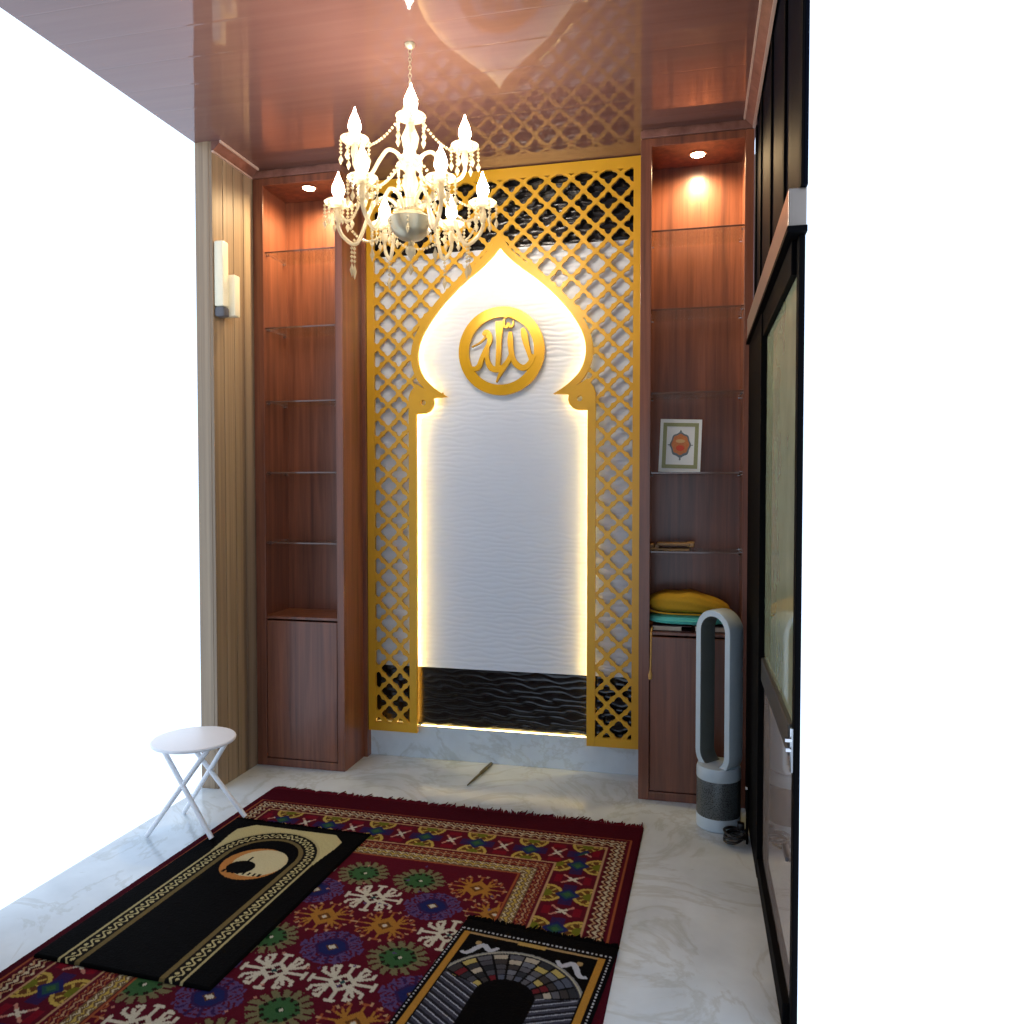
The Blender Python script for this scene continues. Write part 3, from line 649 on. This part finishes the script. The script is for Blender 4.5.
# ------------------------------------------------------------------ woven rugs: pattern computed per point of a fine mesh
def sRGB(*c): return np.array([lin(x) for x in c])
def seg_d(A, B, p, q):
    px, py = p; qx, qy = q; dx, dy = qx-px, qy-py; l = dx*dx+dy*dy + 1e-12
    t = np.clip(((A-px)*dx + (B-py)*dy)/l, 0, 1); return np.hypot(A-px-t*dx, B-py-t*dy)
def put(col, mask, c): col[mask] = c
def rug_mesh(name, m, w, l, res, fn, org, rot, z0, th, parent, wav=0.0, shade=1.0):
    """local a runs right, b runs towards the viewer from the far left corner org"""
    na = int(w/res)+1; nbb = int(l/res)+1
    A, B = np.meshgrid(np.linspace(0, w, na), np.linspace(0, l, nbb))
    col = fn(A, B)*shade
    edge = np.minimum(np.minimum(A, w-A), np.minimum(B, l-B))
    Z = z0 + th*np.clip(edge/0.006, 0, 1)**0.5 + wav*(np.sin(3.1*A+1.3*B)*np.sin(2.3*B-0.7*A))*np.clip(edge/0.1, 0, 1)
    Z += 0.0006*np.random.default_rng(1).normal(size=Z.shape)*np.clip(edge/0.006, 0, 1)
    c, s = math.cos(rot), math.sin(rot)
    X = org[0] + A*c + B*s; Y = org[1] + A*s - B*c
    base = Vector(parent.location)
    V = np.stack([X-base.x, Y-base.y, Z-base.z], -1).reshape(-1, 3)
    i = np.arange(na*nbb).reshape(nbb, na)
    F = np.stack([i[:-1, :-1], i[1:, :-1], i[1:, 1:], i[:-1, 1:]], -1).reshape(-1, 4)
    me = bpy.data.meshes.new(name); me.vertices.add(len(V)); me.vertices.foreach_set('co', V.astype(np.float32).ravel())
    me.loops.add(F.size); me.loops.foreach_set('vertex_index', F.astype(np.int32).ravel())
    me.polygons.add(len(F)); me.polygons.foreach_set('loop_start', np.arange(0, F.size, 4, dtype=np.int32))
    me.update(calc_edges=True); me.validate()
    at_ = me.color_attributes.new('pattern', 'FLOAT_COLOR', 'POINT')
    rgba = np.concatenate([col.reshape(-1, 3), np.ones((len(V), 1))], 1).astype(np.float32); at_.data.foreach_set('color', rgba.ravel())
    me.materials.append(m); me.shade_smooth()
    o = bpy.data.objects.new(name, me); COL.objects.link(o); o.parent = parent
    return o
def fringe(name, m, p, q, nrm, n, ln, z, parent, seed):
    r = np.random.default_rng(seed); g = MB(); p = Vector(p); q = Vector(q); nr = Vector(nrm).normalized(); d = (q-p).normalized()
    lean = 0
    for k in range(n):
        b0 = p.lerp(q, (k+0.5)/n); lean = 0.8*lean + r.normal(0, 0.3); l = ln*(0.70+0.45*r.random() + 0.5*(r.random() > 0.9))
        e = b0 + nr*l + d*lean*l*0.5
        mdl = b0.lerp(e, 0.5) + Vector((0, 0, 0.004*r.random()))
        g.tube([(b0.x, b0.y, z+0.004), (mdl.x, mdl.y, mdl.z+z+0.004), (e.x, e.y, z+0.0025)], [0.0038, 0.0040, 0.0022], 5)
    return tag(g.build(name, m, parent, smooth=60), kind='stuff')

C_ = dict(mar=sRGB(100,24,42), mar2=sRGB(82,19,34), tan=sRGB(206,164,122), cream=sRGB(226,214,178), pink=sRGB(214,150,132), yel=sRGB(214,186,92), green=sRGB(66,108,66), teal=sRGB(44,84,84), purp=sRGB(62,38,86), blue=sRGB(40,46,104), lil=sRGB(100,78,128), olive=sRGB(134,128,92), orange=sRGB(190,132,58), ora2=sRGB(176,96,60), dark=sRGB(42,24,24), white=sRGB(232,226,204), brown=sRGB(110,70,40))
def gul(col, A, B, ca, cb, kind):
    sel = (np.abs(A-ca) < 0.135) & (np.abs(B-cb) < 0.125); idx = np.where(sel)
    if not len(idx[0]): return
    a = A[idx]-ca; b = B[idx]-cb; c = col[idx]
    a_ = np.abs(a); b_ = np.abs(b)
    segs = [((0, 0.02), (0, 0.092)), ((0.036, 0.015), (0.046, 0.082)), ((0.046, 0.082), (0.064, 0.074)), ((0.03, 0), (0.112, 0)), ((0.112, 0), (0.112, 0.016)), ((0.04, 0.02), (0.090, 0.040)), ((0.090, 0.040), (0.092, 0.058)), ((0.0, 0.092), (0.014, 0.092)), ((0.036, 0.015), (0.066, 0.060)), ]
    d = np.min(np.stack([seg_d(a_, b_, p, q) for p, q in segs]), 0)
    dia = a_/0.055 + b_/0.050
    hexa = np.maximum(a_/0.122 + b_/0.185, b_/0.104 + a_/0.30)
    ang = np.arctan2(b*1.15, a); rr = np.hypot(a, b*1.12)
    if kind == 'w':
        put(c, d < 0.0068, C_['white']); put(c, (dia < 1.05), C_['white']); put(c, dia < 0.62, C_['mar2']); put(c, (dia < 0.62) & (np.abs(a_*0.05-b_*0.055) < 0.0003), C_['white']); put(c, dia < 0.22, C_['teal'])
    elif kind == 'g':
        put(c, (hexa < 1.0), C_['olive']); put(c, (hexa < 1.0) & (np.cos(16*ang) > 0.55) & (hexa > 0.66), C_['mar2']); put(c, (hexa < 0.99) & (hexa > 0.9) & (np.cos(16*ang+1.2) > 0.3), C_['mar'])
        put(c, (hexa < 0.60), C_['dark']); put(c, (hexa < 0.60) & (np.cos(12*ang) > 0.0), C_['green']); put(c, hexa < 0.45, C_['green']); put(c, dia < 0.34, sRGB(24, 66, 34)); put(c, (np.abs(a-0.008)+b_) < 0.009, C_['white'])
    elif kind == 'p':
        put(c, (hexa < 1.0) & (np.sin(34*rr/0.118+3*np.cos(8*ang)) > -0.1), C_['lil']); put(c, (hexa < 0.98) & (np.cos(14*ang) > 0.6), C_['purp']); put(c, d < 0.004, C_['lil'])
        put(c, hexa < 0.55, C_['purp']); put(c, hexa < 0.45, C_['blue']); put(c, dia < 0.46, C_['brown']); put(c, dia < 0.30, C_['white'])
    elif kind == 'o':
        put(c, (d < 0.0042), C_['ora2']); put(c, (d < 0.005) & (rr < 0.085), C_['orange']); put(c, (a_/0.062+b_/0.062) < 1, C_['orange']); put(c, dia < 0.55, C_['brown']); put(c, dia < 0.3, C_['orange']); put(c, rr < 0.009, C_['white'])
        put(c, (hexa < 1.05) & (hexa > 0.9) & (np.cos(18*ang) > 0.7), C_['tan'])
    col[idx] = c
def star(col, A, B, ca, cb, r, c0):
    a = np.abs(A-ca); b = np.abs(B-cb); put(col, (np.minimum(a, b) < r*0.28) & (np.maximum(a, b) < r) | (a+b < r*0.8), c0)
RW, RL = 2.0, 2.6
def rug_fn(A, B):
    s = RW - A; t = B
    se = np.minimum(s, RW-s); te = np.minimum(t, RL-t) - 0.115
    col = np.empty(A.shape+(3,)); col[:] = C_['mar']
    # field medallions
    kinds = {(0,0):'o',(0,1):'g',(0,2):'g',(0,3):'w',(1,0):'p',(1,1):'w',(1,2):'p',(1,3):'o',(2,0):'w',(2,1):'o',(2,2):'o',(2,3):'g',(3,0):'g',(3,1):'p',(3,2):'g',(3,3):'w',(4,0):'p',(4,1):'w',(4,2):'w',(4,3):'p',(5,0):'o',(5,1):'g',(5,2):'p',(5,3):'g'}
    for k in range(0, 9):
        for j in range(-1, 5):
            gul(col, A, B, RW-((0.606 if k % 2 == 0 else 0.733)+0.2505*j), 0.747+0.1728*k, kinds[(k % 6, j % 4)])
    for k in range(-1, 9):
        for j in range(0, 4):
            star(col, A, B, RW-((0.733 if k % 2 == 0 else 0.606)+0.2505*j), 0.747+0.1728*k - 0.002, 0.018, [C_['orange'], C_['lil'], C_['tan'], C_['cream']][(k*3+j) % 4]) if (k < 0) else None
    sp = rng.random((60, 2))
    for q in sp: star(col, A, B, RW-(0.50+q[0]*1.0), 0.62+q[1]*1.4, 0.008, C_['pink'] if q[0] > 0.5 else C_['lil'])
    # borders
    top = te < se; v = np.where(top, te, se); u = np.where(top, s, t + 0.022)
    bord = v < 0.473
    put(col, bord, C_['mar']); put(col, v < 0.045, C_['mar2'])
    put(col, (v > 0.040) & (v < 0.047), C_['ora2'])
    def zig(v0, v1, per, ca, cb, bg):
        m = (v > v0) & (v < v1); put(col, m, bg); w = (v-v0)/(v1-v0)
        tri = np.abs(((u/per) % 1)-0.5)*2
        for c0 in (0.22, 0.5, 0.78):
            put(col, m & (np.abs(w - c0 - 0.13*(tri-0.5)*2) < 0.055), ca if c0 != 0.5 else cb)
        put(col, m & (np.cos(2*PI*u/per) > 0.72) & (np.abs(((w*3+0.0) % 1)-0.5) < 0.2), cb)
    zig(0.056, 0.130, 0.042, C_['tan'], C_['cream'], C_['mar2'])
    put(col, (v > 0.137) & (v < 0.146), C_['tan']); put(col, (v > 0.335) & (v < 0.344), C_['tan']); put(col, (v > 0.466) & (v < 0.473), C_['ora2'])
    zig(0.352, 0.405, 0.038, C_['ora2'], C_['tan'], C_['mar']); zig(0.405, 0.462, 0.034, C_['cream'], C_['yel'], sRGB(120, 96, 70))
    m = (v > 0.146) & (v < 0.335); w = v-0.2405; per = 0.25; uu = ((u - 0.726 + per/2) % per) - per/2
    for sg in (-1, 1):
        rr = np.hypot(uu, (w - sg*0.088)); put(col, m & (rr < 0.068), C_['yel']); put(col, m & (rr < 0.054), C_['brown']); put(col, m & (rr < 0.050) & (np.abs(np.sin(4*np.arctan2(uu, w-sg*0.088))) < 0.45), C_['yel']); put(col, m & (rr < 0.026), sRGB(120, 124, 40))
    dd = np.abs(uu)+np.abs(w); put(col, m & (np.abs(uu) < 0.078) & (np.abs(uu) > 0.03) & (np.abs(w) < 0.028), C_['purp']); put(col, m & (dd < 0.052), C_['blue']); put(col, m & (dd < 0.034), C_['teal']); put(col, m & (dd < 0.018), C_['green'])
    u2 = np.abs(uu)-per/2
    x_ = np.minimum(np.abs(u2*1.3 - w), np.abs(u2*1.3 + w)); put(col, m & (np.abs(u2) < 0.036) & (np.abs(w) < 0.045) & (x_ < 0.009), C_['pink']); put(col, m & (np.abs(u2)+np.abs(w) < 0.034) & (x_ < 0.010), C_['white'])
    put(col, m & (np.abs(u2) < 0.030) & (np.abs(np.abs(w)-0.062) < 0.016), sRGB(136, 26, 44))
    return col
rug = empty('patterned_rug', (-1.22, 2.5, 0.0), 'large maroon oriental rug with hooked medallions and fringed end on the marble floor', 'rug')
RO = (-0.22-RW*math.cos(math.radians(1.5)), 3.745+RW*math.sin(math.radians(1.5)))
rrot = -math.radians(1.5)
rug_mesh('pile', M['rug'], RW, RL, 0.0045, rug_fn, RO, rrot, 0.001, 0.010, rug, shade=0.54)
fringe('fringe', M['fringe_red'], (RO[0], RO[1], 0), (-0.22, 3.745, 0), (0.03, 1, 0), 330, 0.045, 0.001, rug, 3)

def mat_left(A, B):
    w = 0.71; a = w - A; b = B
    blk = sRGB(9, 9, 10); bei = sRGB(206, 194, 140); col = np.empty(A.shape+(3,)); col[:] = blk
    inb = (a > 0.082) & (a < w-0.082) & (b > 0.042)
    ch = (a - 0.082 + b - 0.042 > 0.06) & ((w-0.082-a) + b - 0.042 > 0.06)
    put(col, inb & ch, bei)
    # arch
    cx, cb = w/2, 0.335
    def arch(ra, rb): return np.where(b < cb, np.hypot((a-cx)/ra, (b-cb)/rb) < 1, np.abs(a-cx) < ra)
    o1 = arch(0.252, 0.262); o2 = arch(0.240, 0.250); o3 = arch(0.180, 0.190); o4 = arch(0.160, 0.172)
    edge_a = 0.082 + 0.024*np.clip((b-0.16)/0.2, 0, 1); put(col, ((a < edge_a) | (w-a < edge_a)) & (b > 0.1) & ~o1, blk); put(col, (b > 0.36) & ~o1, blk)
    put(col, o1, sRGB(190, 178, 128)); put(col, o2, sRGB(22, 20, 20))
    un_ = np.where(b < cb, np.arctan2(cb-b, a-cx)*0.21, np.where(a > cx, -(b-cb), PI*0.21+(b-cb)))
    vv = np.where(b < cb, np.hypot(a-cx, (b-cb)*0.96)-0.210, np.abs(a-cx)-0.210)
    bandm = o2 & ~o3
    put(col, bandm & (np.abs(vv - 0.014*np.sin(2*PI*un_/0.055)) < 0.0045), bei)
    put(col, bandm & (np.hypot(((un_/0.055+0.25) % 1-0.5)*0.055, vv+0.010) < 0.008), bei); put(col, bandm & (np.hypot(((un_/0.055+0.75) % 1-0.5)*0.055, vv-0.012) < 0.007), bei)
    put(col, o3, sRGB(120, 104, 66)); put(col, o4, blk)
    # round window with a plain domed silhouette
    r = np.hypot(a-cx, b-0.385); put(col, r < 0.138, sRGB(196, 132, 70)); put(col, np.hypot(a-cx+0.022, b-0.372) < 0.118, sRGB(216, 204, 160))
    put(col, (np.hypot((a-cx-0.035)/0.062, (b-0.425)/0.055) < 1) & (r < 0.132), blk)
    put(col, (np.abs(a-cx-0.035) < 0.006) & (b > 0.33) & (b < 0.40), blk)
    put(col, (np.abs(b-0.47) < 0.012) & (np.abs(a-cx) < 0.10) & (r < 0.132) & (np.sin(a*260) > 0), blk)
    return col
ml = empty('prayer_rug', (-1.81, 2.75, 0.0), 'black plush prayer rug with beige arch and round picture, lying beside the white table', 'prayer rug')
rt = math.radians(-2.2)
OL = (-1.463-0.71*math.cos(rt), 3.345-0.71*math.sin(rt)); rug_mesh('pile', M['mat_pile'], 0.71, 1.16, 0.0035, mat_left, OL, rt, 0.0135, 0.010, ml, shade=0.7)
fringe('fringe', M['fringe_black'], (OL[0], OL[1], 0), (-1.463, 3.345, 0), (-math.sin(rt), math.cos(rt), 0), 120, 0.028, 0.0125, ml, 5)

def mat_right(A, B):
    w = 0.58; a, b = A, B
    blk = sRGB(10, 9, 11); col = np.empty(A.shape+(3,)); col[:] = blk
    gold = sRGB(202, 146, 62); tan = sRGB(190, 158, 110); wht = sRGB(214, 216, 222)
    dots = lambda q: np.sin(2*PI*q/0.016) > 0.1
    put(col, (np.abs(b-0.066) < 0.0035) & (a > 0.012) & (a < w-0.012) & dots(a), wht)
    for e in (a, w-a): put(col, (np.abs(e-0.014) < 0.0035) & (b > 0.066) & dots(b), wht)
    put(col, (b > 0.082) & (b < 0.096) & (a > 0.03) & (a < w-0.03), tan); put(col, (b > 0.082) & (b < 0.104) & (np.abs(a-w/2) < 0.05), sRGB(206, 170, 96))
    for e in (a, w-a): put(col, (e > 0.03) & (e < 0.052) & (b > 0.082), gold)
    inn = (a > 0.058) & (a < w-0.058) & (b > 0.10)
    cx, cb = w/2, 0.405; dx, dy = a-cx, b-cb; r = np.hypot(dx, dy); th = np.arctan2(dx, -dy)
    up = inn & (np.abs(th) < 1.75)
    put(col, up & (r < 0.262), sRGB(150, 150, 150)); put(col, up & (r < 0.256), sRGB(196, 192, 170)); put(col, up & (r < 0.250), sRGB(60, 62, 72))
    ring = up & (r < 0.244) & (r > 0.105)
    ti = np.floor(th/0.24); ri = np.floor((r-0.105)/0.0278)
    hsh = np.modf(np.abs(np.sin(ti*12.9898+ri*78.233)*43758.5453))[0]
    pal = [sRGB(92,98,116), sRGB(58,60,66), sRGB(122,126,138), sRGB(70,66,66), sRGB(206,186,110), sRGB(120,40,48), sRGB(84,84,92), sRGB(200,190,170), sRGB(48,50,56), sRGB(104,104,112)]
    for k, c in enumerate(pal): put(col, ring & (hsh >= k/10) & (hsh < (k+1)/10), c)
    fr = np.abs((r-0.105) % 0.0278 - 0.0139); put(col, ring & (fr > 0.0118), sRGB(30, 30, 36)); ft = np.abs(th % 0.24 - 0.12)*r; put(col, ring & (0.12*r-ft < 0.0040), sRGB(14, 13, 15))
    put(col, inn & (r < 0.105), blk)
    # stepped grey walls at both sides below the arch
    for sg in (-1, 1):
        e = sg*dx; lowm = inn & (e > 0.10) & (b > 0.33 + 0.25*np.maximum(0, 0.22-e)) ; st = ((b*1.0 + 0.55*e) / 0.030) % 1
        put(col, lowm, sRGB(74, 76, 90)); put(col, lowm & (st < 0.16), sRGB(186, 190, 204)); put(col, lowm & (st > 0.6), sRGB(40, 40, 48))
    # scroll ornaments in the two corners
    for sg in (-1, 1):
        e = cx + sg*0.165
        for k in range(26):
            q = k/25; xx = e + sg*(0.055 - 0.11*q); yy = 0.150 + 0.016*math.sin(q*9.5) + (0.055*(1-q)**2)
            put(col, inn & (np.hypot(a-xx, b-yy) < 0.0075 + 0.004*math.sin(q*PI)), sRGB(206, 210, 222))
        put(col, inn & (np.hypot(a-e-sg*0.02, b-0.138) < 0.011), sRGB(190, 160, 110))
    return col
mr_ = empty('prayer_rug', (-0.60, 2.2, 0.0), 'dark prayer rug with gold border, white corner scrolls and an arch of grey blocks', 'prayer rug')
rt = math.radians(-6.6); OR = (-0.820, 2.780)
rug_mesh('pile', M['mat_pile'], 0.58, 1.10, 0.003, mat_right, OR, rt, 0.0135, 0.008, mr_, shade=0.54)
E1 = (OR[0]+0.58*math.cos(rt), OR[1]+0.58*math.sin(rt))
fringe('fringe', M['fringe_black'], (OR[0], OR[1], 0), (E1[0], E1[1], 0), (-math.sin(rt), math.cos(rt), 0), 110, 0.030, 0.0125, mr_, 6)

# ------------------------------------------------------------------ chandelier
CX, CY = -1.160, 3.120
ch = empty('chandelier', (CX, CY, ZC), 'crystal chandelier with ten glowing candle bulbs on two tiers hanging from the brown ceiling', 'chandelier')
V3 = lambda r, a, z: (CX+r*math.cos(a), CY+r*math.sin(a), z)
g = MB(); g.lathe([(0.0, 0.0), (0.022, -0.001), (0.020, -0.010), (0.010, -0.020), (0.0, -0.022)], (CX, CY, ZC-0.0005), 24); g.build('ceiling_canopy', M['silver_gilt'], ch, smooth=40)
g = MB()
zc = ZC-0.022; k = 0
while zc > 3.305:
    o = 0 if k % 2 == 0 else PI/2
    pts = [(CX+0.0065*math.sin(t)*math.cos(o), CY+0.0065*math.sin(t)*math.sin(o), zc-0.009+0.011*math.cos(t)) for t in [2*PI*i/10 for i in range(10)]]
    g.tube(pts, 0.0016, 5, closed=True); zc -= 0.0165; k += 1
g.build('chain', M['silver_gilt'], ch, smooth=60)
g = MB(); g.lathe([(0.004, 3.31), (0.012, 3.30), (0.012, 3.285), (0.006, 3.27), (0.018, 3.245), (0.034, 3.215), (0.030, 3.19), (0.014, 3.17), (0.020, 3.14), (0.038, 3.10), (0.030, 3.06), (0.016, 3.04), (0.045, 3.02), (0.046, 3.00), (0.020, 2.985), (0.022, 2.95), (0.036, 2.91), (0.024, 2.87), (0.018, 2.85), (0.050, 2.835), (0.052, 2.80), (0.026, 2.79)], (CX, CY, 0), 20)
g.build('centre_column', M['crystal'], ch, smooth=40)
g = MB(); g.lathe([(0.026, 2.795), (0.060, 2.785), (0.092, 2.765), (0.098, 2.758), (0.094, 2.752), (0.080, 2.715), (0.050, 2.685), (0.018, 2.675), (0.0, 2.674)], (CX, CY, 0), 28); g.build('bowl', M['silver_gilt'], ch, smooth=30)
g = MB(); g.lathe([(0.0, 2.674), (0.010, 2.668), (0.010, 2.655), (0.022, 2.64), (0.022, 2.625), (0.006, 2.60), (0.0, 2.585)], (CX, CY, 0), 14); g.gem((CX, CY, 2.555), 0.014, 0.026, 8); g.build('finial', M['crystal'], ch, smooth=30)
def strand(g, p, n, r=0.0080, gap=0.0155, drop=0.022):
    x, y, z = p
    for i in range(n): g.gem((x, y, z-gap*(i+0.5)), r, r*1.05, 6)
    g.gem((x, y, z-gap*n-drop), r*1.35, drop, 6)
def arm(R, ang, zhub, zcup, rise, dip, hubr, nstr, nb_):
    d = Vector((math.cos(ang), math.sin(ang), 0))
    ctrl = [(hubr, zhub), (hubr+0.10*R, zhub+rise*0.8), (hubr+0.26*R, zhub+rise), (0.55*R, zhub+rise*0.1), (0.74*R, zcup-dip-0.045), (0.92*R, zcup-dip*0.5-0.075), (R, zcup-0.085), (R, zcup-0.06)]
    ctrl = catmull(ctrl, 5)
    pts = [(CX+d.x*r, CY+d.y*r, z) for r, z in ctrl]
    g = MB(); g.tube(pts, 0.0085, 8); am = g.build('arm', M['crystal'], ch, smooth=60)
    px, py = CX+d.x*R, CY+d.y*R
    g = MB(); g.lathe([(0.012, -0.006), (0.030, 0.000), (0.054, 0.010), (0.060, 0.018), (0.057, 0.020), (0.030, 0.008), (0.012, 0.006)], (px, py, zcup), 16); g.build('drip_pan', M['crystal'], am, smooth=25)
    g = MB(); g.lathe([(0.006, -0.075), (0.011, -0.062), (0.017, -0.045), (0.014, -0.02), (0.011, -0.006)], (px, py, zcup), 14); g.build('candle_cup', M['crystal'], am, smooth=40)
    g = MB(); g.lathe([(0.016, 0.006), (0.018, 0.014), (0.0135, 0.018), (0.0135, 0.030), (0.010, 0.033)], (px, py, zcup), 14); g.build('candle_sleeve', M['white_plastic'], am, smooth=40)
    g = MB(); g.lathe([(0.010, 0.0332), (0.018, 0.044), (0.0260, 0.063), (0.0240, 0.084), (0.0150, 0.108), (0.006, 0.128), (0.0008, 0.147)], (px, py, zcup), 16); tag(g.build('bulb', M['flame'], am, smooth=60), 'glowing flame-shaped bulb')
    for k in range(nstr):
        a = 2*PI*k/nstr + ang; g = MB(); strand(g, (px+0.057*math.cos(a), py+0.057*math.sin(a), zcup+0.014), nb_); g.build('crystal_strand', M['crystal'], am, smooth=0)
    g = MB(); q = ctrl[int(len(ctrl)*0.62)]; strand(g, (CX+d.x*q[0], CY+d.y*q[0], q[1]-0.008), 4, 0.008, 0.0175, 0.03); g.build('crystal_strand', M['crystal'], am, smooth=0)
    return (px, py, zcup)
YAWC = math.radians(13.06)
fwd = math.atan2(math.cos(YAWC), -math.sin(YAWC))       # heading from the viewer's side to the arch
ups = [arm(0.228, fwd + math.radians(q), 3.000, 3.064, 0.045, 0.085, 0.034, 6, 4) for q in (8, 98, 188, 278)]
los = [arm(0.302, fwd + math.radians(q), 2.800, 2.815, 0.050, 0.105, 0.046, 6, 4) for q in (30, 90, 150, 210, 270, 330)]
def swag(p, q, sag, n):
    g = MB(); p = Vector(p); q = Vector(q)
    for i in range(n+1):
        t = i/n; c = p.lerp(q, t); g.gem((c.x, c.y, c.z - sag*4*t*(1-t)), 0.0072, 0.0076, 6)
    return g
for i in range(6):
    a = los[i]; b = los[(i+1) % 6]; k = 0.985
    f = lambda p, h: (CX+(p[0]-CX)*k, CY+(p[1]-CY)*k, p[2]+h)
    g = swag(f(a, -0.012), f(b, -0.012), 0.085, 22); g.build('bead_swag', M['crystal'], ch, smooth=0)
    am = fwd + math.radians(30+60*i)
    u = V3(0.046, am, 3.00); g = swag(u, f(a, -0.004), 0.05, 22); g.build('bead_swag', M['crystal'], ch, smooth=0)
for i in range(4):
    u = V3(0.03, fwd+math.radians(8+90*i), 3.205); p = ups[i]; g = swag(u, (p[0], p[1], p[2]-0.006), 0.05, 18); g.build('bead_swag', M['crystal'], ch, smooth=0)
for i in range(6):
    am = fwd + math.radians(60*i); g = MB(); strand(g, V3(0.092, am, 2.752), 2, 0.0065); g.build('crystal_strand', M['crystal'], ch, smooth=0)
for i in (1, 4):
    p = los[i]; g = MB(); strand(g, (CX+(p[0]-CX)*0.78, CY+(p[1]-CY)*0.78, p[2]-0.13), 6, 0.008, 0.0175, 0.035); g.build('crystal_strand', M['crystal'], ch, smooth=0)

# ------------------------------------------------------------------ daylight, camera, look
w = bpy.data.worlds.new('World'); SC.world = w; w.use_nodes = True
w.node_tree.nodes['Background'].inputs['Color'].default_value = (0.77, 0.93, 1.16, 1); w.node_tree.nodes['Background'].inputs['Strength'].default_value = 1.4
cam = bpy.data.cameras.new('Camera'); co = bpy.data.objects.new('Camera', cam); COL.objects.link(co)
cam.sensor_fit = 'HORIZONTAL'; cam.sensor_width = 36.0; cam.lens = 780.0/1024*36.0; cam.clip_start = 0.05
co.location = (0, 0, 1.63); co.rotation_euler = (math.radians(90-1.6156), 0, YAWC)
SC.camera = co
SC.view_settings.view_transform = 'Standard'; SC.view_settings.look = 'None'; SC.view_settings.gamma = 1.0; SC.view_settings.use_curve_mapping = False
SC.view_settings.exposure = 0.14
SC.cycles.max_bounces = 8; SC.cycles.transparent_max_bounces = 16; SC.cycles.caustics_reflective = False; SC.cycles.caustics_refractive = False; SC.cycles.sample_clamp_indirect = 4.0
